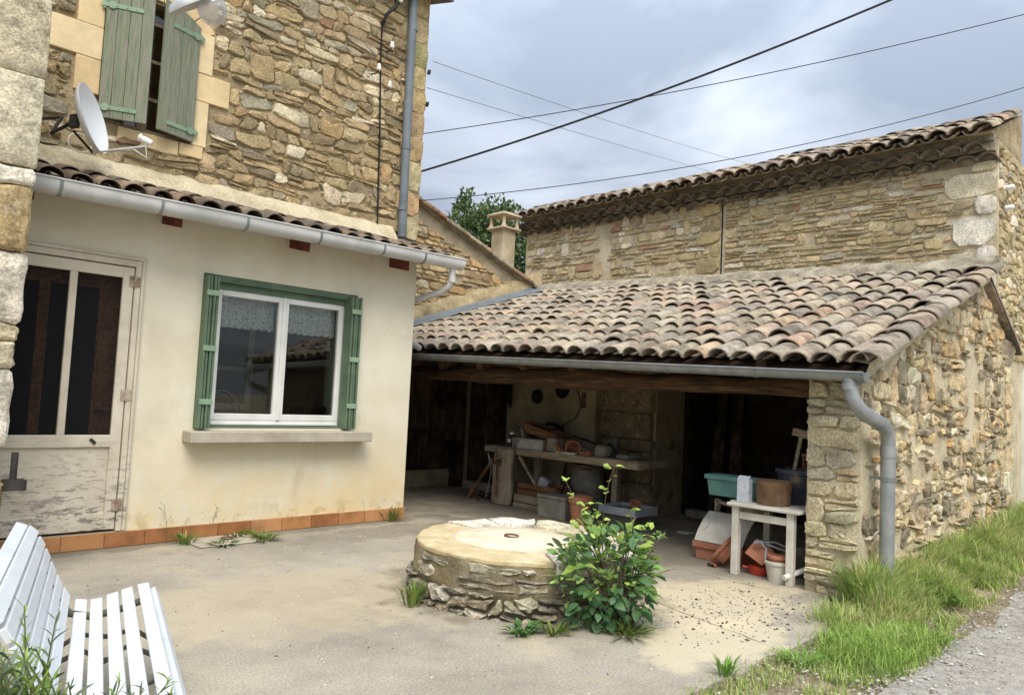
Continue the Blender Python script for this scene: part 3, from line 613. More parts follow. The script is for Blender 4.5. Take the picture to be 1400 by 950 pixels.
# little pinning stones pushed into the joints
pin = [q for q in courses([(1.0, 3.28), (5.2, 3.28), (5.2, 6.32), (1.0, 6.32)], .1, .05, .014, .010, P, PAL_TAN, r, holes + qh, lambda u, v: r.random() < .45, jag=.08)]
mb = MB(); col = []
for a, vs, fs, c in pin: mb.add(vs, fs); col += [c] * len(vs)
tag(mb.build('pinning_stones', m_stone_j, H, smooth=38, col=col), kind='stuff')
cream = [(224, 200, 154), (216, 190, 146), (228, 206, 164)]
def sblock(u0, u1, v0, v1):
    mb = MB().box(u0, u1, 7.2 - r.uniform(.022, .03), 7.35, v0, v1)
    mb.build('surround_block', m_ashlar, H, tuple(lin(r.choice(cream))[:3]) + (1,), bevel=.006)
sblock(2.745, 2.885, 3.64, 4.075); sblock(2.745, 3.08, 4.079, 4.345); sblock(2.745, 2.895, 4.349, 4.74)
sblock(1.725, 1.925, 3.85, 4.155); sblock(1.52, 1.925, 4.159, 4.445); sblock(1.715, 1.925, 4.449, 4.82)
sblock(2.64, 2.86, 3.52, 3.636); sblock(2.1, 2.63, 3.5, 3.632)
for k in range(7):     # arch over the window
    a0, a1 = radians(32 + k * 16.6), radians(32 + (k + 1) * 16.6 - .8); cx, cz = 2.335, 4.42
    poly = [(cx + q * cos(a), 7.175, cz + q * 1.0 * sin(a)) for q, a in ((.47, a0), (.66, a0), (.66, a1), (.47, a1))]
    MB().prism(poly, (0, 7.175, 0), (0, 7.34, 0)).build('surround_block', m_ashlar, H, tuple(lin(r.choice(cream))[:3]) + (1,), bevel=.005)
# window behind the shutters
wd = MB(); wd.box(1.94, 2.0, 7.3, 7.35, 3.64, 4.86).box(2.68, 2.735, 7.3, 7.35, 3.64, 4.86).box(2.0, 2.68, 7.3, 7.35, 3.64, 3.7).box(2.29, 2.37, 7.298, 7.352, 3.7, 4.86)
for z in (3.98, 4.34, 4.7): wd.box(2.0, 2.68, 7.305, 7.345, z, z + .03)
wf = wd.build('window', m_wood_y, H); MB().box(1.99, 2.69, 7.322, 7.328, 3.66, 4.86).build('pane', m_glass, wf)
def shutter(hx, sg, th, wdt, z0, z1):
    d = Vector((sg * cos(th), -sin(th), 0)); nrm = Vector((d.y * sg, -d.x * sg, 0)) * 1; nrm = Vector((-sin(th) * sg, -cos(th), 0)); o = Vector((hx, 7.17, 0))
    s = None; edges = [0, .245, .5, .75, 1.0]
    for k in range(4):
        a, b = edges[k] * wdt + .0015, edges[k + 1] * wdt - .0015
        zt = lambda q: z1 - .10 * (1 - q / wdt) ** 2
        poly = [o + d * a + Vector((0, 0, z0)), o + d * b + Vector((0, 0, z0)), o + d * b + Vector((0, 0, zt(b))), o + d * a + Vector((0, 0, zt(a)))]
        mb = MB().prism(poly, (0, 0, 0), nrm * (.028 + .002 * (k % 2)))
        if s is None: s = mb.build('shutter', m_shut, H, bevel=.002)
        else: mb.build('plank', m_shut, s, bevel=.002)
    for z in (z0 + .09, z1 - .2):
        hb = MB(); c = o + nrm * .033; L = wdt * .78
        hb.obox(c + d * (L / 2 - .02) + Vector((0, 0, z)), d, nrm, (0, 0, 1), L / 2 + .02, .004, .018)
        hb.lathe([(.0001, .0), (.034, .0), (.034, .008), (.0001, .009)], c + d * .05 + Vector((0, 0, z)), nrm, 10)
        hb.tube([o + d * -.012 + nrm * .02 + Vector((0, 0, z - .035)), o + d * -.012 + nrm * .02 + Vector((0, 0, z + .035))], .014, 8)
        for q in (.3, .55, .8): hb.lathe([(.0001, 0), (.006, 0), (.004, .005), (.0001, .006)], c + d * (L * q) + nrm * .004 + Vector((0, 0, z)), nrm, 6)
        hb.build('hinge_strap', m_hinge, s, smooth=40)
shutter(1.93, 1, radians(24), .385, 3.655, 4.86)
shutter(2.742, -1, radians(17), .385, 3.655, 4.86)
# cement band over the tiles, roof edge, downpipe, cable
cb = MB(); n = 44
for i in range(n + 1):
    x = 1.0 + (5.1 - 1.0) * i / n; k = mnoise.noise(Vector((x * 4, 1, 1))) * .025; k2 = mnoise.noise(Vector((x * 5, 7, 1))) * .03
    cb.v += [(x, 7.0 + k, 3.10), (x, 7.06 + k, 3.18 + k2 * .5), (x, 7.17, 3.31 + k2), (x, 7.25, 3.33 + k2)]
cb.f = [(4 * i + j, 4 * i + 4 + j, 4 * i + 5 + j, 4 * i + 1 + j) for i in range(n) for j in range(3)]
cb.build('cement_band', m_mortar_pale, H, smooth=50)
MB().prism([(-3, 6.95, 6.17), (-3, 6.95, 6.25), (-3, 10, 7.1), (-3, 10, 7.0)], (-3, 0, 0), (5.66, 0, 0)).build('roof', m_tile_j, H, col=[(.2, .15, .12, 1)] * 8)
dp = MB(); dp.tube([(5.19, 7.13, 6.2), (5.2, 7.13, 4.6), (5.215, 7.13, 3.2)], .052, 12)
for z in (5.72, 4.28, 3.55): dp.tube([(5.205, 7.13, z - .035), (5.205, 7.13, z + .035)], .058, 12)
dp.build('downpipe', m_grey_pipe, H, smooth=50)
cbm = MB(); pts = [(4.93, 7.09, 6.2), (4.92, 7.09, 5.86), (4.80, 7.1, 5.72), (4.79, 7.15, 5.62)]; cbm.tube(pts, .02, 6)
cbm.tube([(4.79, 7.165, 5.66), (4.80, 7.165, 5.2), (4.85, 7.165, 4.3), (4.89, 7.165, 3.3)], .011, 6).build('wall_cable', m_cable, H, smooth=60)
for x, z in ((4.90, 5.40), (4.90, 4.93), (4.98, 5.98), (4.74, 5.08)):
    ins = MB().lathe([(.0001, -.045), (.026, -.04), (.03, -.01), (.02, 0), (.024, .012), (.018, .03), (.0001, .034)], (x, 7.1, z), (0, 0, 1), 10)
    b = ins.build('insulator', m_porc, H, smooth=50); MB().tube([(x, 7.1, z - .03), (x - .02, 7.12, z - .08), (x - .04, 7.2, z - .08)], .008, 6).build('hook', m_bolt, b)
for z in (5.3, 4.9):
    MB().lathe([(.0001, 0), (.03, 0), (.034, .03), (.0001, .04)], (5.49, 7.17, z), (1, -.4, -.2), 8).build('wall_bracket', m_bolt, H)

# ------------------------------------------------------------------ canal tiles
def tile_mesh(name, L=.44, r0=.098, r1=.078, th=.013, n=8, arc=1.0, seed=0):
    """half-round clay tile: axis +X from its lower (wide) end at x=0, opening downwards"""
    rr = random.Random(seed); vs = []; fs = []
    xs_ = [0, L * .5, L]
    for x in xs_:
        rad = r0 + (r1 - r0) * x / L
        for q, sgn in ((rad, 1), (rad - th, 0)):
            for k in range(n + 1):
                a = pi * (k / n) * arc + pi * (1 - arc) / 2
                vs.append((x + rr.uniform(-.004, .004), q * cos(a), q * sin(a) * .74 + rr.uniform(-.0015, .0015)))
    m_ = n + 1
    for i in range(2):
        b0, b1 = i * 2 * m_, (i + 1) * 2 * m_
        for k in range(n):
            fs.append((b0 + k, b1 + k, b1 + k + 1, b0 + k + 1)); fs.append((b0 + m_ + k + 1, b1 + m_ + k + 1, b1 + m_ + k, b0 + m_ + k))
        for k in (0, n): fs.append((b0 + k, b0 + m_ + k, b1 + m_ + k, b1 + k))
    for b0, fl in ((0, 1), (4 * m_, 0)):
        for k in range(n): fs.append((b0 + k, b0 + k + 1, b0 + m_ + k + 1, b0 + m_ + k))
    me = bpy.data.meshes.new(name); me.from_pydata(vs, [], fs)
    bm = bmesh.new(); bm.from_mesh(me); bmesh.ops.recalc_face_normals(bm, faces=bm.faces); bm.to_mesh(me); bm.free()
    me.polygons.foreach_set('use_smooth', [True] * len(me.polygons)); me.set_sharp_from_angle(angle=radians(40)); me.materials.append(m_tile)
    return me
TILES = [tile_mesh('tile', seed=i, r0=.104 + .004 * (i % 3 - 1), r1=.088) for i in range(4)]
TPAL = [(3, (182, 166, 140)), (3, (168, 152, 130)), (2, (188, 164, 134)), (1.2, (196, 180, 150)), (1.2, (144, 132, 114)), (.6, (192, 154, 120)), (.6, (176, 146, 126))]
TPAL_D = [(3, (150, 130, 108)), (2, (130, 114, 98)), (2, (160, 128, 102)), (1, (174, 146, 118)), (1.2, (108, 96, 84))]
def tile_matrix(p, d, nrm):
    d = Vector(d).normalized(); nrm = Vector(nrm); y = nrm.cross(d).normalized(); z = d.cross(y)
    mt = Matrix((d, y, z)).transposed().to_4x4(); mt.translation = Vector(p); return mt
def put_tile(parent, p, d, nrm, r, pal, scale=1.0, name='tile'):
    d = (Vector(d).normalized() + Vector((r.uniform(-.02, .02), r.uniform(-.03, .03), r.uniform(-.012, .012))))
    o = bpy.data.objects.new(name, r.choice(TILES)); COL.objects.link(o); o.parent = parent
    mt = tile_matrix(Vector(p) - WLOC[parent.name] + Vector((r.uniform(-.012, .012), r.uniform(-.008, .008), r.uniform(-.004, .006))), d, nrm)
    o.matrix_local = mt @ Matrix.Diagonal((scale, scale * r.uniform(.96, 1.05), scale * r.uniform(.9, 1.1), 1)); o.color = pick(pal, r, .8); return o
def joined_tiles(name, items, parent, flip=False, pal=TPAL):
    mb = MB(); col = []; rr = random.Random(5)
    for p, d, nrm in items:
        mt = tile_matrix(p, d, nrm) @ (Matrix.Rotation(pi, 4, 'X') if flip else Matrix())
        me = TILES[0]; c = pick(pal, rr, .8)
        mb.add([mt @ v.co for v in me.vertices], [tuple(q.vertices) for q in me.polygons]); col += [c] * len(me.vertices)
    return tag(mb.build(name, m_tile_j, parent, smooth=40, col=col), kind='stuff')

# ================================================================== KITCHEN EXTENSION (cream, with door and window)
K = thing('house_extension', 'low cream plastered extension with white window and peeling screen door', 'house', (3.2, 6.79, 0))
w = MB(); w.box(2.262, 2.80, 6.79, 7.09, .0, 2.98).box(4.447, 5.2, 6.79, 7.35, 0, 2.98).box(2.80, 4.447, 6.79, 7.09, 0, .985).box(2.80, 4.447, 6.79, 7.09, 2.39, 2.98).box(-1.2, 2.262, 6.79, 7.09, 2.40, 2.98).box(-1.2, 1.0, 6.79, 7.09, .0, 2.40)
w.build('wall', m_plaster, K)
room = MB(); room.box(2.2, 5.16, 10.0, 10.1, 0, 2.7).box(2.2, 2.3, 7.09, 10, 0, 2.7).box(5.06, 5.15, 7.36, 10, 0, 2.7).box(2.2, 5.16, 7.1, 10.1, 2.7, 2.8).box(2.2, 5.16, 7.1, 10.1, -.02, .02).box(2.3, 5.06, 7.1, 7.6, .86, .9)
room.build('room', m_dark, K)
bw = MB(); bw.box(3.5, 3.57, 8.55, 8.6, 1.1, 2.12).box(4.12, 4.19, 8.55, 8.6, 1.1, 2.12).box(3.57, 4.12, 8.55, 8.6, 2.05, 2.12).box(3.57, 4.12, 8.55, 8.6, 1.1, 1.17).box(3.57, 4.12, 8.55, 8.59, 1.55, 1.6).box(4.45, 4.55, 8.5, 8.6, 1, 2.6)
bw.build('reflection_window', m_pvc, K)  # modelled frame standing in for a window reflected in the glass
MB().box(3.57, 4.12, 8.57, 8.58, 1.17, 2.05).build('reflection_pane', custom('dark_pane', lambda t: (lambda o, b: (b.inputs['Base Color'].__setattr__('default_value', (.02, .035, .03, 1)), t.links.new(b.outputs[0], o.inputs[0])))(t.nodes.new('ShaderNodeOutputMaterial'), t.nodes.new('ShaderNodeBsdfPrincipled'))), K)  # dark green of that reflection put into the pane's colour
MB().box(-1.2, 5.2, 6.772, 6.789, 0, .127).build('grout_strip', m_grout, K)
x = 1.18
SK = [(180, 128, 82), (168, 114, 70), (158, 106, 66), (186, 136, 92)]
while x < 5.1:
    x2 = min(x + .318, 5.2); MB().box(x + .003, x2 - .003, 6.758, 6.773, .004, .125 + r.uniform(-.001, .001)).build('skirting_tile', m_skirt, K, lin(r.choice(SK)), bevel=.002); x = x2
MB().box(2.715, 4.605, 6.60, 6.85, .864, .966).build('window_sill', m_slab, K, bevel=.007)
# window with folded metal shutters
gf = MB(); gf.box(2.80, 4.447, 6.80, 6.93, 2.33, 2.389).box(2.80, 4.447, 6.80, 6.93, .986, 1.004).box(2.801, 2.83, 6.81, 6.93, 1.004, 2.33).box(4.417, 4.446, 6.81, 6.93, 1.004, 2.33)
gf.box(2.83, 4.417, 6.85, 6.93, 2.27, 2.33)
gfo = gf.build('shutter_frame', m_green, K, bevel=.003)
def folded(x0, sg):
    s = None
    for k in range(4):
        a = x0 + sg * k * .031; mb = MB().box(min(a, a + sg * .022), max(a, a + sg * .022), 6.69 + .012 * (k % 2), 6.85, .99, 2.36)
        if s is None: s = mb.build('folding_shutter', m_green, K, bevel=.003)
        else: mb.build('leaf', m_green, s, bevel=.003)
    for z in (1.2, 1.68, 2.18):
        lo, hi = sorted((x0 - sg * .002, x0 + sg * .118)); MB().box(lo, hi, 6.682, 6.70, z, z + .05).build('clip', m_hinge, s, bevel=.003)
folded(2.802, 1); folded(4.445, -1)
fr = MB(); y0, y1 = 6.875, 6.94
fr.box(2.92, 2.965, y0, y1, 1.005, 2.33).box(4.335, 4.38, y0, y1, 1.005, 2.33).box(2.965, 4.335, y0, y1, 2.275, 2.33).box(2.965, 4.335, y0 - .012, y1, 1.005, 1.055)
win = fr.build('window', m_pvc, K, bevel=.004)
for a, b in ((2.967, 3.648), (3.652, 4.333)):
    sf = MB(); y2 = 6.862; sf.box(a, a + .052, y2, 6.93, 1.057, 2.272).box(b - .052, b, y2, 6.93, 1.057, 2.272).box(a + .052, b - .052, y2, 6.93, 2.215, 2.272).box(a + .052, b - .052, y2, 6.93, 1.057, 1.118)
    so_ = sf.build('sash', m_pvc, win, bevel=.005)
    MB().box(a + .05, b - .05, 6.895, 6.9, 1.11, 2.22).build('pane', m_glass, win)
hd = MB().box(3.632, 3.668, 6.848, 6.861, 1.06, 2.27).box(2.99, 4.31, 6.85, 6.874, 1.012, 1.034); hd.build('cover_strip', m_pvc, win, bevel=.004)
for a, b in ((3.0, 3.62), (3.7, 4.32)):
    lc = MB(); n = 60
    for i in range(n + 1):
        x = a + (b - a) * i / n; y = 7.0 + .018 * sin(i * 1.05) + .008 * sin(i * 2.6)
        lc.v += [(x, y, 2.30), (x, y + .004, 2.1), (x, y, 1.945 - .018 * abs(sin(i * .42)))]
    lc.f = [(3 * i + j, 3 * i + 3 + j, 3 * i + 4 + j, 3 * i + 1 + j) for i in range(n) for j in (0, 1)]
    lc.build('lace_curtain', m_lace, K, smooth=180)
# screen door
D = MB(); D.box(2.215, 2.261, 6.765, 6.9, .132, 2.398).box(1.0, 2.215, 6.765, 6.9, 2.345, 2.398)
dfm = D.build('door_frame', m_doorp, K, bevel=.004)
MB().box(1.0, 2.3, 6.752, 6.764, 2.40, 2.425).box(2.262, 2.285, 6.754, 6.766, .14, 2.399).build('frame_moulding', m_doorp, dfm, bevel=.003)
L = MB(); L.box(2.122, 2.207, 6.775, 6.82, .15, 2.335).box(1.726, 1.782, 6.778, 6.82, .925, 2.243).box(1.1, 2.122, 6.776, 6.82, 2.243, 2.335).box(1.1, 2.122, 6.774, 6.82, .826, .926).box(1.1, 2.122, 6.777, 6.82, .15, .288).box(1.1, 1.36, 6.776, 6.82, .926, 2.243)
dl = L.build('screen_door', m_doorp, K, bevel=.004)
MB().box(1.1, 2.13, 6.795, 6.815, .28, .83).build('lower_panel', m_doorp, dl)
MB().box(1.355, 2.126, 6.80, 6.803, .92, 2.25).build('insect_net', m_net, dl)
for z in (2.22, 1.26, .35):
    hg = MB().box(2.172, 2.21, 6.768, 6.776, z - .045, z + .045).box(2.214, 2.252, 6.757, 6.766, z - .045, z + .045).tube([(2.212, 6.762, z - .05), (2.212, 6.762, z + .05)], .009, 8)
    hg.build('hinge', m_hinge_o, dl, smooth=40)
MB().obox((1.99, 6.772, .876), (1, 0, -.9), (0, 1, 0), (.9, 0, 1), .028, .006, .012).build('catch', m_bolt, dl)
ind = MB(); ind.box(1.0, 2.2, 6.87, 6.91, .14, .7).box(1.0, 1.2, 6.87, 6.91, .7, 2.34).box(1.98, 2.2, 6.87, 6.91, .7, 2.34).box(1.2, 1.98, 6.87, 6.91, 2.14, 2.34).box(1.54, 1.62, 6.87, 6.91, .7, 2.14)
idr = ind.build('inner_door', m_wood_br, K); MB().box(1.2, 1.98, 6.885, 6.89, .7, 2.14).build('inner_glazing', m_black, idr)
MB().tube([(2.0, 6.845, 1.12), (2.08, 6.845, 1.12)], .012, 8).tube([(2.06, 6.845, 1.12), (2.06, 6.87, 1.12)], .01, 6).build('door_handle', m_bolt, idr)
MB().box(1.0, 2.262, 6.79, 7.1, .0, .131).build('threshold', m_slab, K)
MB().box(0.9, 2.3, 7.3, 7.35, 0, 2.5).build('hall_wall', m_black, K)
# roof edge, rafters and gutter
MB().prism([(-1.2, 6.47, 2.855), (-1.2, 6.47, 2.885), (-1.2, 7.2, 3.11), (-1.2, 7.2, 3.08)], (-1.2, 0, 0), (5.5, 0, 0)).build('roof_deck', m_wood_d, K)
MB().prism([(-1.2, 6.8, 2.98), (-1.2, 7.19, 2.98), (-1.2, 7.19, 3.12), (-1.2, 6.8, 3.0)], (-1.2, 0, 0), (5.2, 0, 0)).build('wall_head', m_plaster, K)
for x in (.2, 1.3, 2.40, 3.62, 4.82):
    MB().prism([(x, 6.52, 2.70), (x, 6.9, 2.78), (x, 6.9, 2.90), (x, 6.52, 2.84)], (x, 0, 0), (x + .075, 0, 0)).build('rafter_end', m_red, K, bevel=.004)
def gutter(name, A, B, rad, mat, parent, brackets, side, ring_mat=None, lip=0.0):
    """half-round gutter from A to B; side = unit vector across"""
    A, B, side = Vector(A), Vector(B), Vector(side); mb = MB(); n = 10; up = Vector((0, 0, 1))
    prof = [(-1.02, .16), (-1.12, .10)] if False else []
    ang = [pi + pi * k / n for k in range(n + 1)]
    ring = [(-rad, lip)] + [(cos(a) * rad, sin(a) * rad) for a in ang] + [(rad, lip), (rad - .006, lip)] + [(cos(a) * (rad - .006), sin(a) * (rad - .006)) for a in ang[::-1]] + [(-rad + .006, lip)]
    for p in (A, B): mb.v += [tuple(p + side * q[0] + up * q[1]) for q in ring]
    k = len(ring); mb.f = [(i, (i + 1) % k, k + (i + 1) % k, k + i) for i in range(k)]
    for b0 in (0, k):     # stop ends
        mb.f.append(tuple(b0 + i for i in range(n + 3)))
    mb.tube([A + side * rad + up * lip, B + side * rad + up * lip], .009, 8); mb.tube([A - side * rad + up * lip, B - side * rad + up * lip], .007, 8)
    g_ = mb.build(name, mat, parent, smooth=50)
    Lg = (B - A).length; d = (B - A).normalized()
    for s_ in brackets:
        p = A + d * s_; br = MB(); rr_ = rad + .006
        pr = [(-1, lip)] + [(cos(a), None) for a in ang] + [(1, lip)]; sn = [lip] + [None] * (n + 1) + [lip]
        for e_ in (-.011, .011): br.v += [tuple(p + d * e_ + side * (c_ * q) + up * (lip if l_ is not None else sin(a) * q)) for (c_, l_), a in zip(pr, [0] + ang + [0]) for q in (rr_, rad - .002)]
        kk = 2 * (n + 3); br.f = [(2 * i, 2 * i + 2, kk + 2 * i + 2, kk + 2 * i) for i in range(n + 2)] + [(2 * i, 2 * i + 1, 2 * i + 3, 2 * i + 2) for i in range(n + 2)] + [(kk + 2 * i, kk + 2 * i + 2, kk + 2 * i + 3, kk + 2 * i + 1) for i in range(n + 2)]
        br.build('bracket', ring_mat or mat, g_, smooth=50)
    return g_
gutter('gutter', (-.5, 6.385, 2.785), (5.52, 6.385, 2.86), .072, m_white_pipe, K, [2.0 + .73 * i for i in range(5)] + [5.45], (0, -1, 0), m_zinc, .045)
MB().tube([(5.40, 6.40, 2.84), (5.40, 6.40, 2.68), (5.39, 6.42, 2.60), (5.36, 6.52, 2.535), (5.24, 6.86, 2.44), (5.24, 7.0, 2.38), (5.25, 7.08, 2.25), (5.25, 7.08, 2.0)], .037, 12).tube([(5.40, 6.40, 2.70), (5.40, 6.40, 2.64)], .043, 12).tube([(5.25, 7.06, 2.08), (5.38, 7.12, 2.03), (5.62, 7.2, 1.93)], .037, 12).build('downpipe', m_white_pipe, K, smooth=60)
rr = random.Random(3); slope = Vector((0, .73, .235)).normalized(); nn = Vector((0, -.235, .73)).normalized(); pans = []
for j in range(30):
    x = -.6 + j * .205
    for k in range(2):
        if x > .9 and x < 5.5: put_tile(K, Vector((x, 6.46, 2.872)) + slope * (k * .34) + nn * (.035 + .0 * k), slope + nn * -.03, nn, rr, TPAL_D, .88)
        pans.append((Vector((x + .102, 6.45, 2.865)) + slope * (k * .34) + slope * .07 + nn * .055, slope, nn))
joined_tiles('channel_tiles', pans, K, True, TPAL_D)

# ================================================================== STONE PIER at the left
r = random.Random(21)
Q = thing('stone_pier', 'tall pier of big weathered blocks standing in front of the screen door', 'pier', (.6, 6.1, 0))
MB().box(-.8, 1.17, 5.99, 6.3, 0, 4.75).build('core', m_mortar_pale, Q)
def block(x1, z0, z1, col, y0=5.92, rough=.02, x0=-.8, bv=.02):
    mb = MB().box(x0, x1, y0, 6.34, z0, z1); mb.build('stone', m_grey_stone, Q, lin(col), bevel=bv, sub=5, rough=rough, smooth=60)
block(1.25, 3.99, 4.75, (206, 196, 168), rough=.007, bv=.008); block(1.256, 3.425, 3.985, (202, 190, 160), rough=.008, bv=.008); block(1.252, 2.80, 3.42, (212, 202, 174), rough=.006, bv=.008)
block(1.24, 2.66, 2.795, (216, 208, 190), 5.90, .03, .75); block(1.245, 2.22, 2.655, (176, 154, 112), 5.91, .035, .62); block(1.24, 1.74, 2.215, (216, 206, 186), 5.92, .035, .8)
block(1.235, 1.60, 1.735, (186, 172, 140), 5.94, .03, .9); block(1.23, 1.42, 1.595, (198, 186, 158), 5.92, .03, .8); block(1.225, .9, 1.415, (214, 206, 188), 5.92, .03, .7)
block(1.235, .5, .70, (150, 132, 98), 5.90, .045, .8); block(1.215, .0, .495, (168, 152, 118), 5.92, .04, .6); block(1.19, .705, .895, (170, 156, 126), 5.95, .03, .7)
for (a, b, z0, z1) in ((-.8, .745, 2.22, 2.795), (-.8, .615, 0, .9), (-.8, .69, .9, 2.215)): block(b, z0, z1, (190, 176, 146), 5.94, .03, a)
MB().tube([(1.275, 5.93, .87), (1.275, 5.93, .66)], .022, 10).box(1.22, 1.345, 5.87, 5.98, .62, .69).build('hinge_pin', m_bolt, Q, smooth=40)

# ================================================================== OUTBUILDING with the sloping verge
r = random.Random(31)
O = thing('outbuilding', 'lower stone outbuilding with a sloping tiled verge and chimney behind the shed roof', 'building', (7.5, 8.9, 0))
vz = lambda x: 4.17 - (x - 6.82) * (4.17 - 3.20) / (9.47 - 6.82)        # verge underside
MB().prism([(5.49, 8.9, 0), (9.9, 8.9, 0), (9.9, 8.9, vz(9.9)), (5.49, 8.9, vz(5.49))], (0, 8.9, 0), (0, 9.35, 0)).build('wall', m_mortar_g, O)
P = P_south(8.9)
st = courses([(5.5, 2.2), (9.6, 2.2), (9.6, vz(9.6) - .2), (5.5, vz(5.5) - .2)], .2, .1, .008, .03, P, PAL_GABLE, r, skip=lambda u, v: (v < 2.32 + .33 * (u - 6.8) + .14 and u > 6.5) or r.random() < .05)
emit(st, O, m_stone, m_stone_j, 300)
for i in range(9):   # verge tiles
    x = 9.75 - i * .50; d = Vector((-1, 0, (4.17 - 3.2) / 2.65)).normalized(); p0 = Vector((x, 8.78, vz(x) + .035 + .008 * (i % 2))); L_ = .53
    p1 = p0 + d * L_; mb = MB(); hh = Vector((0, 0, .012 + .0)); poly = [p0, p0 + Vector((0, .34, 0)), p0 + Vector((0, .34, .05)), p0 + Vector((0, .17, .085)), p0 + Vector((0, 0.0, .055))]
    mb.prism(poly, p0, p1 + Vector((0, 0, -.02))).build('verge_tile', m_tile, O, pick(TPAL, r) if i not in (5, 1) else lin((190, 152, 126)), bevel=.008)
MB().prism([(5.49, 8.86, vz(5.49) - .005), (9.8, 8.86, vz(9.8) - .005), (9.8, 8.86, vz(9.8) + .03), (5.49, 8.86, vz(5.49) + .03)], (0, 8.86, 0), (0, 9.4, 0)).build('verge_mortar', m_roofc, O)
MB().prism([(5.6, 9.1, vz(5.6) + .03), (10.6, 9.1, vz(10.6) + .03), (10.6, 9.1, vz(10.6) + .1), (5.6, 9.1, vz(5.6) + .1)], (0, 9.1, 0), (0, 13, 0)).build('roof', m_tile_j, O, col=[(.4, .3, .24, 1)] * 8)
C = MB(); cxc, cyc = 9.27, 9.62
C.box(cxc - .155, cxc + .155, cyc - .155, cyc + .155, 3.0, 4.36); ch = C.build('chimney', m_chim, O, bevel=.012)
MB().box(cxc - .225, cxc + .225, cyc - .225, cyc + .225, 4.36, 4.395).build('collar', m_chim, ch, bevel=.01)
MB().lathe([(.0001, .0), (.325, .0), (.325, .03), (.2, .075), (.0001, .095)], (cxc, cyc, 4.60), (0, 0, 1), 4).build('cap', m_chim, ch, bevel=.008)
for sx in (-1, 1):
    for sy in (-1, 1): MB().lathe([(.05, 0), (.036, .05), (.028, .1), (.032, .17), (.04, .205)], (cxc + sx * .16, cyc + sy * .16, 4.395), (0, 0, 1), 8).build('cap_post', m_chim, ch, smooth=60)

# ================================================================== BARN
r = random.Random(41)
B = thing('barn', 'long rubble stone barn under a double tile cornice behind the shed', 'barn', (11, 6.5, 0))
MB().box(11.0, 16, 2.37, 10.72, 0, 5.0).build('wall', m_mortar_pale, B)
Pw = P_west(11.0)
qb = []; hb_ = []
z = 3.0; i = 0
for z0, z1, ww, c in ((3.0, 3.35, .18, (206, 200, 184)), (3.35, 3.62, .24, (214, 208, 194)), (3.62, 4.02, .52, (220, 214, 196)), (4.02, 4.28, .26, (216, 208, 190)), (4.28, 4.60, .62, (216, 206, 178)), (4.60, 4.74, .3, (204, 192, 158))):
    hb_.append((-2.37 - ww, -2.3, z0, z1)); qb.append(quad_stone(-2.37 - ww, -2.375, z0, z1, .006, .035, Pw, r, lin(c), 1.2, .03))
zz = 3.1
while zz < 4.75:
    h_ = r.uniform(.2, .34); ww = r.choice((.22, .34, .46)); hb_.append((-6.26 - ww, -6.2, zz, min(zz + h_, 4.78)))
    qb.append(quad_stone(-6.26 - ww, -6.285, zz, min(zz + h_, 4.78), .006, .03, Pw, r, lin(r.choice([(188, 170, 124), (178, 160, 118), (170, 154, 116)])))); zz += h_
for q in qb: mb = MB(); mb.v = q[1]; mb.f = q[2]; mb.build('quoin', m_stone, B, q[3], smooth=38)
stL = courses([(-10.7, 3.05), (-6.27, 3.05), (-6.27, 4.82), (-10.7, 4.82)], .2, .115, .010, .03, Pw, PAL_BARN, r, hb_, lambda u, v: -8.85 < u + .12 * mnoise.noise(Vector((v * 2, 3, 1))) < -8.6 or r.random() < .06)
stR = courses([(-6.24, 3.02), (-2.42, 3.02), (-2.42, 4.78), (-6.24, 4.78)], .23, .082, .010, .03, Pw, PAL_BARN, r, hb_, lambda u, v: (v > 4.6 and u > -3.2) or r.random() < .05)
mortar_face(-10.7, -2.38, 3.0, 4.85, Pw, m_mortar_pale, B, .07, .016)
emit(stL + stR, B, m_stone, m_stone_j, 300)
MB().box(10.985, 11.01, 6.245, 6.262, 2.9, 4.8).build('joint', m_black, B)
ws = []
Ps2 = P_south(2.37)
ws = rubble([(11.05, 2.2), (13.4, 2.2), (13.4, 4.95), (11.05, 4.95)], .2, .12, .01, .03, Ps2, PAL_BARN, r)
mb = MB(); col = []
for a, vs, fs, c in ws: mb.add(vs, fs); col += [c] * len(vs)
tag(mb.build('side_rubble', m_stone_j, B, smooth=38, col=col), kind='stuff')
bd = MB(); bd.box(10.985, 11.02, 2.38, 10.70, 4.70, 4.83).box(10.90, 11.02, 2.385, 10.70, 4.835, 4.955).box(10.88, 11.3, 2.39, 10.70, 4.96, 5.05)
bd.build('cornice_bed', m_roofc, B)
slope_b = Vector((1, 0, .42)).normalized(); nb = Vector((-.42, 0, 1)).normalized(); n_t = int((10.78 - 2.34) / .25)
for j in range(n_t + 1):
    y = 2.46 + j * .25
    for xo, zo in ((-.15, 4.715), (-.27, 4.835)):
        put_tile(B, (11 + xo, y + (.12 if zo > 4.8 else 0), zo), (1, 0, .02), (0, 0, 1), r, [(2, (132, 120, 98)), (2, (116, 106, 88)), (1, (148, 134, 110))], 1.2, 'cornice_tile')
    for k in range(5 if j < 14 else 3):
        put_tile(B, Vector((10.60, y, 5.0)) + slope_b * (k * .36) + nb * .03, slope_b - nb * .03, nb, r, TPAL if r.random() < .6 else TPAL_D, 1.2)
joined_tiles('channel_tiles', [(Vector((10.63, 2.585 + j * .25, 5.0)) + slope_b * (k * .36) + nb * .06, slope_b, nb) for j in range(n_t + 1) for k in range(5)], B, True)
MB().prism([(10.8, 2.40, 5.04), (10.8, 2.40, 5.06), (12.5, 2.40, 5.78), (12.5, 2.40, 5.0)], (0, 2.40, 0), (0, 10.75, 0)).build('roof', m_mortar, B)
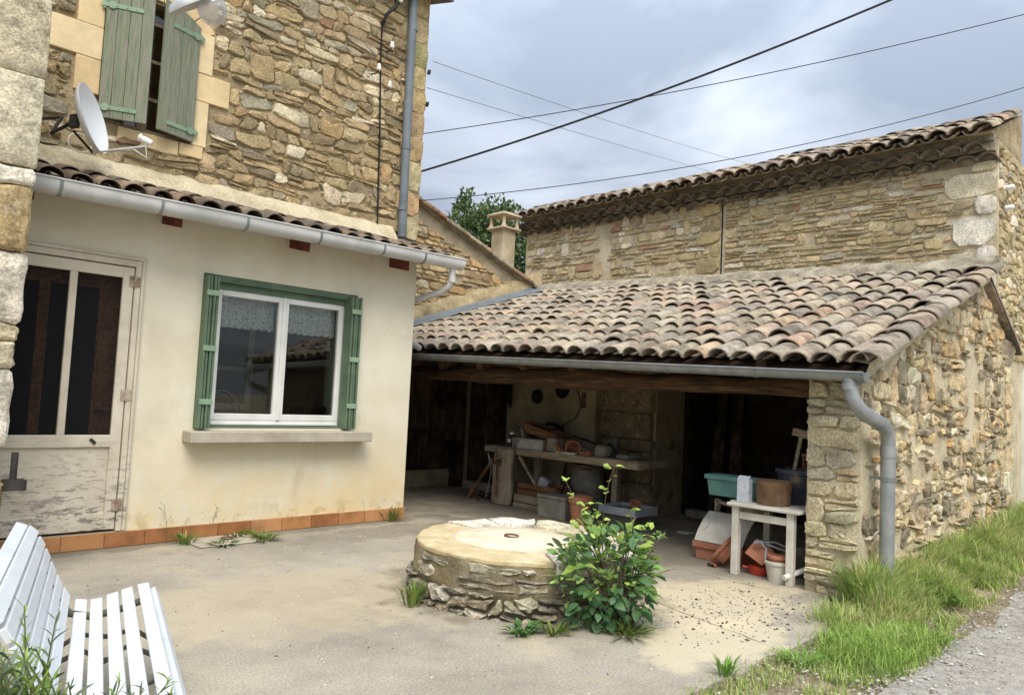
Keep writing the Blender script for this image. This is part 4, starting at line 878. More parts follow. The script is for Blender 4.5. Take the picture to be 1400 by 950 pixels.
for z in (4.36, 4.1): MB().lathe([(.0001, 0), (.03, 0), (.035, .08), (.02, .1), (.0001, .1)], (11.06, 2.3, z), (0, -1, 0), 8).build('insulator', m_porc, B, smooth=50)
MB().box(12.4, 14.2, 2.33, 2.38, .3, 2.1).build('side_door', m_pvc, B)

# ================================================================== OPEN SHED
r = random.Random(51)
Sh = thing('open_shed', 'open fronted stone shed with a mossy canal tile roof on its stone pillar', 'shed', (7.5, 5.5, 0))
Z = lambda x: gz(x, 2) - .05
# masonry
sw = MB(); sw.prism([(6.55, 2.17, -.1), (10.75, 2.17, -.1), (10.75, 2.17, 2.28), (9.32, 2.17, 2.93), (6.55, 2.17, 1.98)], (0, 2.17, 0), (0, 2.6, 0)); sw.build('side_wall', m_mortar_pale, Sh)
MB().prism([(5.97, 2.17, -.1), (6.55, 2.17, -.1), (6.55, 2.17, 1.93), (5.97, 2.17, 1.73)], (0, 2.17, 0), (0, 2.58, 0)).build('pillar', m_mortar_pale, Sh)
Pp = P_west(5.97)
ps = courses([(-2.585, -.03), (-2.175, -.03), (-2.175, 1.66), (-2.585, 1.66)], .21, .105, .005, .034, Pp, PAL_PILL, r, rough=1.4, wavy=.5, tall=.06, jag=.035)
mortar_face(-2.575, -2.178, -.03, 1.72, Pp, m_mortar_pale, Sh, .03, .012)
Psd = P_south(2.17)
sd_ = courses([(6.0, .0), (10.74, .1), (10.74, 2.25), (9.3, 2.88), (6.0, 1.72)], .18, .105, .008, .034, Psd, PAL_SIDE, r, wavy=.9, split=.35, tall=.1, rough=1.6, jag=.08,
             skip=lambda u, v: (8.75 < u < 9.15 and 1.1 < v < 2.2) or (u < 6.2 and r.random() < .4) or (mnoise.noise(Vector((u * 1.2, v * 1.6, 2))) > .35 and r.random() < .5) or r.random() < .06, holes=[(10.45, 10.9, .0, 2.2)])
zz = .1
while zz < 2.2:
    h_ = r.uniform(.18, .32); sd_.append(quad_stone(10.45 - r.choice((0, .12)), 10.74, zz, zz + h_, .008, .03, Psd, r, pick(PAL_SIDE, r), 1.5)); zz += h_
mortar_face(5.98, 10.74, -.05, 2.95, Psd, m_mortar_pale, Sh, .06, .016, None, lambda u: min(1.72 + (u - 5.97) * .352, 2.90 - (u - 9.3) * .455 if u > 9.3 else 9))
pbig = sorted(ps, key=lambda q: -q[0])
emit(ps, Sh, m_stone, m_stone_j, 90)
emit(sd_, Sh, m_grey_stone, m_grey_stone_j, 300 - min(90, len(ps)))
bk = MB(); bk.box(7.8, 8.05, 6.2, 7.84, 0, 2.42).box(7.8, 8.05, 7.84, 8.9, 1.62, 2.46).box(7.8, 8.05, 8.62, 8.9, 0, 1.62)
bk.build('back_wall', m_sooty, Sh)
MB().box(7.96, 8.6, 5.36, 6.2, 0, 2.5).build('pier_core', m_sooty, Sh)
for (y0, y1, z0, z1) in ((5.37, 6.16, 1.28, 1.72), (5.4, 6.18, .95, 1.275), (5.36, 6.17, .80, .945), (5.38, 5.72, .4, .795), (5.725, 6.15, .42, .795), (5.36, 6.16, .0, .395), (5.36, 6.18, 1.725, 2.3)):
    MB().box(7.84 + r.uniform(0, .02), 8.4, y0, y1, z0, z1).build('pier_block', m_grey_stone, Sh, lin((132, 118, 92)), bevel=.02, sub=2, rough=.02, smooth=60)
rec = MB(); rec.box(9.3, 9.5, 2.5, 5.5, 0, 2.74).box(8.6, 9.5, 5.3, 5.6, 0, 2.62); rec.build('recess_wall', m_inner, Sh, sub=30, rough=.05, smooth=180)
lw = MB(); lw.box(5.5, 7.8, 8.84, 8.9, .0, .26); lw.build('plinth', m_sooty, Sh, bevel=.02); MB().box(5.5, 7.8, 8.86, 8.9, .26, 2.6).build('left_boards', m_plank, Sh)
for k in range(2): MB().box(7.60 + .02 * k, 7.78, 8.70 + .06 * k, 8.86, .0, 1.6).build('post', m_plank, Sh, bevel=.01) if k == 0 else None
for k in range(5):
    y0 = 7.85 + k * .153; MB().box(7.765 - .004 * (k % 2), 7.80, y0 + .003, y0 + .15, .12, 1.6).build('door_plank', m_plank, Sh, bevel=.004)
MB().box(7.745, 7.77, 7.86, 8.3, .4, .455).build('door_strap', m_bolt, Sh, bevel=.003); MB().box(7.68, 7.80, 7.84, 8.62, 0, .115).build('door_step', m_slab, Sh, bevel=.01)
# lintel beam and rafters
bm_ = MB(); n = 30; pts = []; rad = []
for i in range(n + 1):
    y = 2.3 + (8.9 - 2.3) * i / n; pts.append((6.06 + .03 * mnoise.noise(Vector((y, 0, 1))), y, 1.585 + .015 * (y - 2.3) + .02 * mnoise.noise(Vector((y * 1.3, 4, 1))))); rad.append(.085 + .03 * mnoise.noise(Vector((y * 1.1, 8, 2))) + (.025 if 4.6 < y < 6.6 else 0))
bm_.tube(pts, rad, 10); bm_.build('lintel_beam', m_wood_d, Sh, smooth=60)
for j in range(9):
    y = 2.9 + j * .68; MB().bar((5.78, y, 1.735), (9.35, y, 2.93), .09, .09).build('rafter', m_wood_d, Sh, bevel=.006)
# roof: a warped plane between the eave and the ridge
def eave(y): return Vector((5.72, y, 1.735 + (y - 2.1) * .031))
def ridge(y): t = (y - 2.16) / 6.74; return Vector((9.30 + .33 * t, y, 2.99 + .24 * t))
def RP(s, y): e_, g_ = eave(y), ridge(y); return e_ + (g_ - e_) * s
dk = MB()
for y in (2.22, 3, 4, 5, 6, 7, 8, 8.88): a, b = eave(y), ridge(y); dk.v += [tuple(a + Vector((.03, 0, -.10))), tuple(b + Vector((0, 0, -.12))), tuple(b + Vector((0, 0, -.06))), tuple(a + Vector((.03, 0, -.03)))]
dk.f = [(4 * i + j, 4 * i + (j + 1) % 4, 4 * i + 4 + (j + 1) % 4, 4 * i + 4 + j) for i in range(7) for j in range(4)] + [(0, 1, 2, 3), (28, 31, 30, 29)]
dk.build('roof_deck', m_wood_d, Sh)
MB().prism([tuple(ridge(2.08) + Vector((0, 0, -.06))), tuple(ridge(8.9) + Vector((0, 0, -.06))), tuple(ridge(8.9) + Vector((0, 0, .02))), tuple(ridge(2.08) + Vector((0, 0, .02)))], (0, 0, 0), (1.5, 0, -.66)).build('back_slope', m_tile_j, Sh, col=[(.4, .3, .24, 1)] * 8)
ntr = 11; covers = []; pans = []
for j in range(31):
    y = 2.13 + j * .2245
    sl_ = ridge(y) - eave(y); Ls = sl_.length; d = sl_.normalized(); nrm = Vector((-d.z, 0, d.x)); step = Ls / ntr
    for k in range(ntr):
        p = eave(y) + d * (k * step) + nrm * .035; covers.append((j, k, p, d, nrm)); 
        if j < 30: pans.append((eave(y + .112) + d * (k * step + (.2 if k == 0 else .07)) + nrm * .055, d, nrm))
covers.sort(key=lambda q: (q[2] - Vector((0, 0, 1.4))).length + (3 if q[0] > 24 and q[1] < 5 else 0))
for j, k, p, d, nrm in covers[:286]: put_tile(Sh, p + nrm * (.012 if (j * 7 + k * 3) % 5 == 0 else 0), d - nrm * .045, nrm, r, TPAL, 1.07)
joined_tiles('far_tiles', [(p, d - nrm * .045, nrm) for j, k, p, d, nrm in covers[286:]], Sh)
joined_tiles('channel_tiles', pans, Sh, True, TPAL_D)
for k in range(ntr):      # the verge row stands a little proud on the side wall
    d = (ridge(2.1) - eave(2.1)); Ls = d.length; d.normalize(); nrm = Vector((-d.z, 0, d.x)); o_ = put_tile(Sh, eave(2.04) + d * (k * Ls / ntr - .03) + nrm * .05 + Vector((0, -.0, 0)), d - nrm * .05, nrm, r, TPAL, 1.12)
rm = MB(); n = 60
for i in range(n + 1):
    y = 2.0 + 6.9 * i / n; p = ridge(y); k1, k2 = mnoise.noise(Vector((y * 2.3, 1, 3))) * .03, mnoise.noise(Vector((y * 6, 5, 3))) * .02
    rm.v += [tuple(p + Vector((-.26 + k2, 0, .0))), tuple(p + Vector((-.17 + k2, 0, .10 + k2))), tuple(p + Vector((-.04, 0, .16 + k1))), tuple(p + Vector((.08, 0, .15 + k1))), tuple(p + Vector((.2, 0, .02)))]
rm.f = [(5 * i + j, 5 * i + 5 + j, 5 * i + 6 + j, 5 * i + 1 + j) for i in range(n) for j in range(4)] + [(0, 1, 2, 3, 4)]
rm.build('ridge_mortar', m_roofc, Sh, smooth=60)
vm_ = MB(); n = 40
for i in range(n + 1):     # mortar fillet under the verge tiles
    t = i / n; p = RP(t, 2.1); k1 = mnoise.noise(Vector((t * 14, 2, 2))) * .02
    vm_.v += [tuple(p + Vector((0, .04, .05))), tuple(p + Vector((0, -.07 + k1, .03))), tuple(p + Vector((0, -.02 + k1, -.11 + k1))), tuple(p + Vector((0, .075, -.16)))]
vm_.f = [(4 * i + j, 4 * i + 4 + j, 4 * i + 5 + j, 4 * i + 1 + j) for i in range(n) for j in range(3)]
vm_.build('verge_mortar', m_mortar_pale, Sh, smooth=60)
MB().bar((9.34, 2.12, 2.95), (10.9, 2.12, 2.22), .08, .03, up=(0, 0, 1)).build('back_verge', m_tile_j, Sh, bevel=0, col=[(.16, .13, .1, 1)] * 8)
# flashing along the outbuilding wall
fl = [RP(t, 8.84) + Vector((0, 0, .05)) for t in (0, .25, .5, .75, .97)]
fm = MB()
for p in fl: fm.v += [tuple(p + Vector((0, -.16, .05))), tuple(p + Vector((0, -.02, .10))), tuple(p + Vector((0, .045, .17))), tuple(p + Vector((0, .05, .165)))]
fm.f = [(4 * i + j, 4 * i + 4 + j, 4 * i + 5 + j, 4 * i + 1 + j) for i in range(4) for j in range(3)]
fm.build('flashing', m_grey_pipe, Sh)
fb = MB(); n = 40
for i in range(n + 1):
    t = i / n; p = RP(t * .97, 8.84); k1 = mnoise.noise(Vector((t * 12, 2, 9))) * .05
    fb.v += [tuple(p + Vector((0, .0, .12))), tuple(p + Vector((0, .02, .34 + k1))), tuple(p + Vector((0, .07, .4 + k1)))]
fb.f = [(3 * i + j, 3 * i + 3 + j, 3 * i + 4 + j, 3 * i + 1 + j) for i in range(n) for j in range(2)]
fb.build('cement_skirt', m_mortar, Sh, smooth=60)
gutter('gutter', (5.64, 2.02, 1.692), (5.64, 8.8, 1.905), .066, m_zinc, Sh, [.03 + .82 * i for i in range(8)], (-1, 0, 0))
pp = MB(); pp.tube([(5.64, 2.14, 1.66), (5.64, 2.12, 1.52), (5.655, 2.09, 1.46), (5.71, 2.07, 1.41), (5.98, 2.03, 1.33), (6.08, 2.03, 1.29), (6.13, 2.03, 1.22), (6.135, 2.03, 1.12), (6.14, 2.03, .02)], .053, 14)
for a, b in (((5.64, 2.14, 1.62), (5.64, 2.135, 1.57)), ((6.137, 2.03, 1.16), (6.137, 2.03, 1.08)), ((5.74, 2.066, 1.40), (5.77, 2.062, 1.392)), ((5.95, 2.034, 1.338), (5.98, 2.03, 1.33))): pp.tube([a, b], .059, 14)
dpp = pp.build('downpipe', m_zinc_d, Sh, smooth=60)
MB().tube([(6.14, 2.03, .9), (6.14, 2.03, .93)], .062, 14).tube([(6.14, 2.05, .915), (6.16, 2.2, .915)], .012, 6).build('clip', m_zinc, dpp)

# ================================================================== OLD WELL
r = random.Random(61)
WC = Vector((4.13, 3.87, 0)); WR = .80; WH = .36
Wl = thing('old_well', 'low round stone well closed with a sandy lid and an iron ring', 'well', WC)
def Pc(u, v, d):
    a = u / WR; q = WR + d + .04 * (1 - v / .36); return Vector((WC.x + q * cos(a), WC.y + q * sin(a), v))
bd = MB(); n = 64; zs = [0, .05, .10, .15, .20, .25, .30, .335]
for z in zs:
    for k in range(n): bd.v.append(tuple(Pc(2 * pi * k / n * WR, z, -.02 if z < .15 else .012)))
bd.f = [(i * n + k, i * n + (k + 1) % n, (i + 1) * n + (k + 1) % n, (i + 1) * n + k) for i in range(len(zs) - 1) for k in range(n)]
bd.build('wall', m_wellm, Wl, sub=1, rough=.022, smooth=180)
cw = 2 * pi * WR
ws = rubble([(.0, -.02), (cw - .02, -.02), (cw - .02, .16), (0, .16)], .15, .075, .010, .035, Pc, PAL_WELL, r, rough=2.2, jag=.09)
ws += courses([(0, .16), (cw - .02, .16), (cw - .02, .325), (0, .325)], .2, .075, .010, .02, Pc, PAL_WELL, r, rough=2, jag=.07, skip=lambda u, v: (2.2 < u / WR < 3.4 and r.random() < .45) or r.random() < .12)
emit(ws, Wl, m_grey_stone, m_grey_stone_j, 200)
def ring_piece(name, a0, a1, r0, r1, z0, z1, mat, col=None, rough=.012, sub=1, wob=.0):
    mb = MB(); k = max(3, int((a1 - a0) / 6)); 
    for i in range(k + 1):
        a = radians(a0 + (a1 - a0) * i / k); j = wob * mnoise.noise(Vector((a * 4, 3, a0)))
        for q, z in ((r0, z0), (r1 + j, z0), (r1 + j, z1), (r0, z1)): mb.v.append((WC.x + q * cos(a), WC.y + q * sin(a), z))
    mb.f = [(4 * i + j, 4 * i + (j + 1) % 4, 4 * i + 4 + (j + 1) % 4, 4 * i + 4 + j) for i in range(k) for j in range(4)] + [(0, 1, 2, 3), (4 * k + 3, 4 * k + 2, 4 * k + 1, 4 * k)]
    return mb.build(name, mat, Wl, col, bevel=.008, sub=sub, rough=rough, smooth=40)
ring_piece('cement_cap', 96, 236, .475, .815, .325, .362, m_wellcap, None, .007, 2, .012)
for a0, a1, z0, z1, r0, c in ((237, 291, .27, .37, .50, (190, 184, 168)), (292, 330, .28, .36, .47, (176, 168, 148)), (331, 375, .28, .365, .47, (190, 178, 148)), (376, 398, .285, .37, .52, (206, 196, 170)), (399, 428, .29, .38, .54, (220, 215, 200)), (429, 455, .29, .375, .52, (216, 206, 188))):
    ring_piece('coping_stone', a0, a1, r0, .825 + r.uniform(-.01, .02), z0, z1, m_grey_stone, lin(c), .014, 2, .015)
ring_piece('cement_bed', 236, 456, .47, .66, .30, .345, m_wellcap)
LC = (4.04, 3.94, .335)
lid = MB().lathe([(.0001, -.05), (.435, -.05), (.44, .0), (.436, .028), (.428, .036), (.2, .040), (.0001, .042)], LC, (0, 0, 1), 48).build('lid', m_lid, Wl, rough=.006, smooth=50)
MB().tube([(LC[0] - .01 + .05 * cos(a), LC[1] + .05 * sin(a), .381 + .003 * sin(a)) for a in [2 * pi * k / 20 for k in range(21)]], .007, 8, False).build('ring', m_rust, lid, smooth=60)

# ------------------------------------------------------------------ leaves
def leaf_mesh(name, wd, fold=.12, curl=.1, toothed=False):
    prof = [(0, .0), (.12, .45), (.35, .95), (.6, .9), (.82, .5), (1, 0)]
    vs = []; fs = []
    for i, (x, q) in enumerate(prof):
        z = -curl * x * x
        if q == 0: vs.append((x, 0, z))
        else: vs += [(x, q * wd / 2, z + fold * q * wd), (x, 0, z), (x, -q * wd / 2, z + fold * q * wd)]
    fs = [(0, 2, 1), (0, 3, 2)]
    for i in range(3):
        b = 1 + 3 * i; fs += [(b, b + 1, b + 4, b + 3), (b + 1, b + 2, b + 5, b + 4)]
    fs += [(10, 11, 13), (11, 12, 13)]
    me = bpy.data.meshes.new(name); me.from_pydata(vs, [], fs); me.polygons.foreach_set('use_smooth', [True] * len(me.polygons)); me.materials.append(m_leaf); return me
ROSE = [leaf_mesh('leaf', .66, .10, .15), leaf_mesh('leaf', .72, .16, .3), leaf_mesh('leaf', .6, .06, .05)]
LANCE = [leaf_mesh('leaf', .17, .2, .15), leaf_mesh('leaf', .2, .2, .3), leaf_mesh('leaf', .15, .15, -.1)]
def leaf_mat(p, d, up, s, roll, r):
    d = Vector(d).normalized(); y = Vector(up).cross(d)
    if y.length < 1e-3: y = Vector((1, 0, 0)).cross(d)
    y.normalize(); z = d.cross(y); mt = Matrix((d, y, z)).transposed().to_4x4(); mt.translation = p
    return mt @ Matrix.Rotation(roll, 4, 'X') @ Matrix.Diagonal((s, s, s, 1))
def put_leaves(parent, items, meshes, limit, r, name='leaf'):
    """items: (point, direction, size, colour); those nearest the camera become single leaves"""
    items = sorted(items, key=lambda q: (Vector(q[0]) - cam.matrix_world.translation).length / q[2]); mb = MB(); col = []
    for i, (p, d, s, c) in enumerate(items):
        mt = leaf_mat(Vector(p), d, (r.uniform(-.5, .5), r.uniform(-.5, .5), 1), s, r.uniform(-.5, .5), r); me = r.choice(meshes)
        if i < limit:
            o = bpy.data.objects.new(name, me); COL.objects.link(o); o.parent = parent
            t = mt.copy(); t.translation = mt.translation - WLOC[parent.name]; o.matrix_local = t; o.color = c
        else: mb.add([mt @ v.co for v in me.vertices], [tuple(q.vertices) for q in me.polygons]); col += [c] * len(me.vertices)
    if mb.v: tag(mb.build('small_leaves', m_leaf_j, parent, smooth=180, col=col), kind='stuff')
def gcol(c, r, v=.2):
    c = lin(c); j = r.uniform(1 - v, 1 + v); return (c[0] * j * r.uniform(.9, 1.1), c[1] * j, c[2] * j * r.uniform(.85, 1.15), 1)
YOUNG, MID, OLD = (164, 188, 92), (128, 160, 84), (84, 118, 74)

# ================================================================== ROSE BUSH
r = random.Random(71)
RB = Vector((3.93, 2.88, 0))
Bu = thing('rose_bush', 'green rose bush growing against the right side of the well', 'bush', RB)
st = MB(); items = []
def shoot(p0, p1, bend, n_leaf, col0, col1, s0, s1, rad=.006):
    p0, p1, bend = Vector(p0), Vector(p1), Vector(bend); pts = []
    for i in range(9):
        t = i / 8; pts.append(p0.lerp(p1, t) + bend * (4 * t * (1 - t)))
    st.tube(pts, [rad * (1 - .7 * i / 8) for i in range(9)], 5)
    for k in range(n_leaf):
        t = .3 + .7 * (k + r.random()) / n_leaf; i = min(int(t * 8), 7); p = pts[i].lerp(pts[i + 1], t * 8 - i)
        a = r.random() * 6.283; d = Vector((cos(a), sin(a), r.uniform(-.1, .7))); c = col0 if r.random() > t else col1
        for q in range(1 if r.random() < .5 else 3):
            dd = d + Vector((r.uniform(-.5, .5), r.uniform(-.5, .5), r.uniform(-.3, .3))); items.append((p + d * .012 + dd * .01 * q, dd, (s0 + (s1 - s0) * t) * r.uniform(.7, 1.2), gcol(c, r)))
tips = [((3.93, 2.96, 1.02), 15), ((3.72, 3.2, .88), 8), ((4.16, 2.72, .6), 9), ((4.12, 2.74, .56), 8), ((3.74, 3.15, .62), 9), ((3.78, 3.08, .72), 10), ((4.1, 2.8, .66), 10), ((4.02, 2.92, .72), 10), ((3.86, 3.05, .76), 10), ((4.22, 2.68, .36), 6), ((3.66, 3.18, .5), 8)]
for (tp, nl) in tips:
    tp = Vector(tp) + (RB - Vector((3.9, 2.93, 0))) * .3
    shoot(RB + Vector((r.uniform(-.06, .06), r.uniform(-.06, .06), 0)), tp, Vector((r.uniform(-.06, .06), r.uniform(-.06, .06), .06)), nl, MID, YOUNG, .07, .055)
fwh = Vector((.707, .707, 0)); rth = Vector((.707, -.707, 0))
mass = Vector((3.90, 2.92, .30))
for k in range(900):
    while True:
        a, b, c = r.uniform(-1, 1), r.uniform(-1, 1), r.uniform(-1, 1)
        q = sqrt(a * a + b * b + c * c)
        if q < 1 and q > .35 * r.random(): break
    lump = 1 + .3 * mnoise.noise(Vector((a * 2.2, b * 2.2, c * 2.2 + 5)))
    p = mass + (rth * (a * .35 - .05) + fwh * (b * .27) + Vector((0, 0, c * .33 + .03 * a))) * lump
    if p.z < .03: continue
    if (Vector((p.x, p.y, 0)) - WC).length < .87 and p.z < .385: continue
    d = (p - mass).normalized() + Vector((r.uniform(-.8, .8), r.uniform(-.8, .8), r.uniform(-.5, .5)))
    hgt = (p.z - .1) / .5; base = OLD if r.random() > hgt * .8 else (MID if r.random() < .6 else YOUNG)
    items.append((p, d, r.choice((.03, .045, .06, .07, .09)) * r.uniform(.85, 1.15), gcol(base, r, .28)))
for k in range(16):
    a, c = r.uniform(-1, 1), r.uniform(-.2, 1); tp = mass + rth * (a * .34) + fwh * r.uniform(-.2, .2) + Vector((0, 0, c * .28))
    st.tube([RB + Vector((r.uniform(-.05, .05), r.uniform(-.05, .05), 0)), RB.lerp(tp, .5) + Vector((0, 0, .08)), tp], [.012, .007, .002], 5)
st.build('stems', m_bark, Bu, smooth=60)
put_leaves(Bu, items, ROSE, 300, r)

# ================================================================== FOREGROUND PLANT
r = random.Random(81)
F0 = Vector((.62, 2.12, 0))
Fp = thing('leafy_plant', 'narrow leaved green plant growing in front of the near end of the white bench', 'plant', F0)
st = MB(); items = []
G1, G2, G3 = (112, 140, 58), (140, 162, 76), (104, 118, 92)
for k in range(95):
    t = r.random(); grey = k % 3 == 0
    q = r.random() ** (1.9 if k > 20 else 1)
    tp = Vector((.36 + .50 * q + r.uniform(-.06, .06), 2.28 - .04 * q + r.uniform(-.2, .12), .80 - .30 * q ** .7 + r.uniform(-.12, .04)))
    if k < 4: tp = [Vector((.64, 2.36, .74)), Vector((.56, 2.36, .78)), Vector((.90, 2.20, .56)), Vector((.82, 2.18, .56))][k]
    b = F0 + Vector((r.uniform(-.18, .25), r.uniform(-.12, .12), 0)); pts = [b.lerp(tp, i / 8) + Vector((0, 0, .06 * sin(pi * i / 8))) for i in range(9)]
    st.tube(pts, [.005 - .0004 * i for i in range(9)], 5)
    for j in range(26):
        u = .35 + .65 * (j + r.random()) / 26; i = min(int(u * 8), 7); p = pts[i].lerp(pts[i + 1], u * 8 - i); a = j * 2.4 + r.uniform(-.3, .3)
        d = Vector((cos(a), sin(a), r.uniform(.2, 1.0) + u * .5)); items.append((p, d, r.uniform(.045, .09) * (1.1 - .45 * u), gcol(G3 if grey else (G2 if r.random() < u * .7 else G1), r)))
st.build('stems', m_stem, Fp, smooth=60)
put_leaves(Fp, items, LANCE, 290, r)

# ================================================================== WEEDS
def weed(name, label, p, h, spread, n, cols, kind='tuft', group=None):
    t = thing(name, label, 'weed', p, group); mb = MB(); col = []; p = Vector(p)
    for k in range(n):
        a = r.random() * 6.283; s = h * r.uniform(.5, 1.1); d = Vector((cos(a), sin(a), 0)); b = p + d * (spread * .5 * r.random()) + Vector((0, 0, 0)); w_ = r.uniform(.004, .009) * (2 if kind == 'rosette' else 1)
        y = Vector((-d.y, d.x, 0)) * w_; tipd = d * (spread * r.uniform(.3, 1)); z1 = s * (.6 if kind == 'rosette' else .7); c = gcol(r.choice(cols), r)
        mb.add([b - y * .6, b + y * .6, b + tipd * .45 + Vector((0, 0, z1)) + y, b + tipd * .45 + Vector((0, 0, z1)) - y, b + tipd + Vector((0, 0, s if kind != 'rosette' else s * .6))], [(0, 1, 2, 3), (3, 2, 4)]); col += [c] * 5
    mb.build('leaves', m_grass, t, col=col); return t
GR = [(112, 136, 62), (92, 118, 54), (136, 150, 80)]
weed('weed', 'spiky rosette weed at the foot of the well below its left front', (3.33, 3.13, 0), .10, .12, 40, [(92, 128, 70), (108, 142, 80)], 'rosette')
weed('weed', 'leafy weed beside the spiky rosette, at the front foot of the well', (3.50, 3.02, 0), .07, .13, 50, GR)
weed('weed', 'low weed under the rose bush beside its stems', (3.86, 2.76, 0), .07, .2, 110, GR)
weed('weed', 'small weeds creeping up the left foot of the well', (3.17, 3.98, 0), .16, .12, 60, GR)
weed('weed', 'green tuft on the left edge of the square drain cover', (2.74, 6.62, 0), .10, .14, 50, GR)
weed('weed', 'flat green tuft on the front edge of the square drain cover', (2.99, 6.38, 0.0), .04, .14, 60, [(84, 108, 56)])
weed('weed', 'green tuft on the right corner of the square drain cover', (3.36, 6.42, 0), .08, .17, 80, GR)
weed('weed', 'green tuft between the drain cover and the orange skirting', (3.24, 6.72, 0.0), .07, .2, 70, GR)
weed('weed', 'weed against the mossy right corner of the cream wall', (4.98, 6.70, .0), .16, .16, 50, [(120, 124, 62), (136, 136, 76)])
weed('weed', 'small weed sprouting on the worn near edge of the concrete yard', (3.72, 2.02, 0), .09, .10, 36, [(120, 156, 70)])
weed('weed', 'leafy weed on the gravel right of the worn concrete edge', (4.28, 1.86, -.02), .06, .16, 50, [(120, 156, 70)])
weed('weed', 'broad leaved weed in the tall grass right of the grey downpipe', (6.5, 1.72, .0), .16, .22, 40, [(112, 142, 66), (132, 156, 80)], 'rosette')
weed('weed', 'broad leaved weed on the ragged grass edge by the gravel road', (5.35, 1.52, -.02), .10, .2, 36, [(112, 142, 66), (146, 162, 84)], 'rosette')
weed('weed', 'long leaved grass clump at the foot of the stone pillar', (5.84, 2.14, -.02), .34, .24, 90, [(140, 166, 84), (120, 150, 70)])
for i, (x, dx) in enumerate(((2.62, -.05), (2.95, .1))):
    t = thing('dry_stalk', ('dry branching stalk against the skirting beside the left tuft of the drain cover', 'dry leaning stalk against the skirting above the drain cover')[i], 'weed', (x, 6.72, 0)); mb = MB(); tp = Vector((x + dx, 6.70, .34 - .06 * i)); b = Vector((x, 6.72, 0))
    mb.tube([b, b.lerp(tp, .5) + Vector((.012, 0, 0)), tp], [.003, .002, .0012], 5)
    for k in range(7): q = b.lerp(tp, .4 + .09 * k); e_ = q + Vector((r.uniform(-.05, .05), r.uniform(-.02, .01), r.uniform(.02, .06))); mb.tube([q, e_], .0012, 4); mb.lathe([(.0001, -.004), (.005, 0), (.0001, .006)], e_, (0, 0, 1), 5)
    mb.build('stalk', m_stem, t)

# ------------------------------------------------------------------ grass
def grass(name, n, place, seed, cols):
    g_ = np.random.default_rng(seed); V = []; Fc = []; Cc = []; k = 0; rr = random.Random(seed)
    while k < n:
        q = place(rr)
        if q is None: continue
        x, y, z, h, c = q; a = rr.random() * 6.283; bend = h * rr.uniform(.15, .95); w_ = rr.choice((.0012, .0016, .002, .0034)) * rr.uniform(.8, 1.2) + h * .0034
        dx, dy = cos(a), sin(a); px, py = -dy * w_, dx * w_; b = len(V); cc = gcol(c, rr, .22)
        for t, ww in ((0, 1), (.4, .95), (.75, .6)):
            ox, oy, oz = x + dx * bend * t * t, y + dy * bend * t * t, z + h * (t - .25 * t * t * (bend / h))
            V += [(ox - px * ww, oy - py * ww, oz), (ox + px * ww, oy + py * ww, oz)]
        V.append((x + dx * bend, y + dy * bend, z + h * (1 - .3 * bend / h))); Cc += [cc] * 7
        Fc += [(b, b + 1, b + 3, b + 2), (b + 2, b + 3, b + 5, b + 4), (b + 4, b + 5, b + 6)]; k += 1
    mb = MB(); mb.v = V; mb.f = Fc; return tag(mb.build(name, m_grass, col=Cc), kind='stuff')
GC = [(154, 180, 90), (140, 168, 80), (170, 190, 104), (124, 152, 72), (186, 194, 122), (198, 190, 142)]
def pl_tall(q):
    x = 4.95 + 6.6 * q.random() ** 1.25; y = road_edge(x) + .08 + q.random() * (2.12 - road_edge(x)); 
    lim = 2.13 if x > 5.95 else 2.42 - .0
    if y > lim or (x < 5.9 and y > 2.0 and q.random() > (x - 5.0) / 1.2): return None
    nz_ = mnoise.noise(Vector((x * 2.6, y * 3.4, 1)))
    if nz_ < -.12 and q.random() < .8: return None
    if y < road_edge(x) + .28 and q.random() < .7 - nz_: return None
    k = min(1, max(0, (y - road_edge(x)) / .6)); far = min(1, max(0, (x - 4.9) / .9)); h = (.05 + .27 * k ** 1.5 * far) * q.uniform(.45, 1.2) * (1 + .4 * mnoise.noise(Vector((x * 2, y * 2, 7))))
    if q.random() < .012: return (x, y, gz(x, y) - .03, q.uniform(.25, .5) * max(k * far, .4), (206, 192, 144))
    return (x, y, gz(x, y) - .03, max(h * (1 + .5 * nz_), .04), q.choice((GC if mnoise.noise(Vector((x * 1.5, y * 2, 9))) < .15 else GC[2:] + [(206, 194, 140)]) if k > .25 else GC[2:]))
grass('tall_grass', 40000, pl_tall, 5, GC)
def pl_patch(q):
    x, y = q.gauss(4.95, .28), q.gauss(1.66, .12)
    if y < road_edge(x) - .02: return None
    return (x, y, -.03, q.uniform(.05, .15), q.choice(GC[:4]))
grass('short_grass', 8000, pl_patch, 6, GC)
def pl_sparse(q):
    x, y = q.uniform(3.0, 5.2), q.uniform(1.38, 2.08)
    if mnoise.noise(Vector((x * 3, y * 3.4, 4))) < .02: return None
    return (x, y, -.03, q.uniform(.02, .065), q.choice(GC[2:]))
grass('sparse_grass', 5200, pl_sparse, 7, GC)
def pl_far(q):
    x, y = 10.8 + 6 * q.random() ** 1.5, q.uniform(1.0, 2.3)
    return (x, y, gz(x, y) - .03, q.uniform(.1, .32), q.choice(GC))
grass('far_grass', 6000, pl_far, 8, GC)

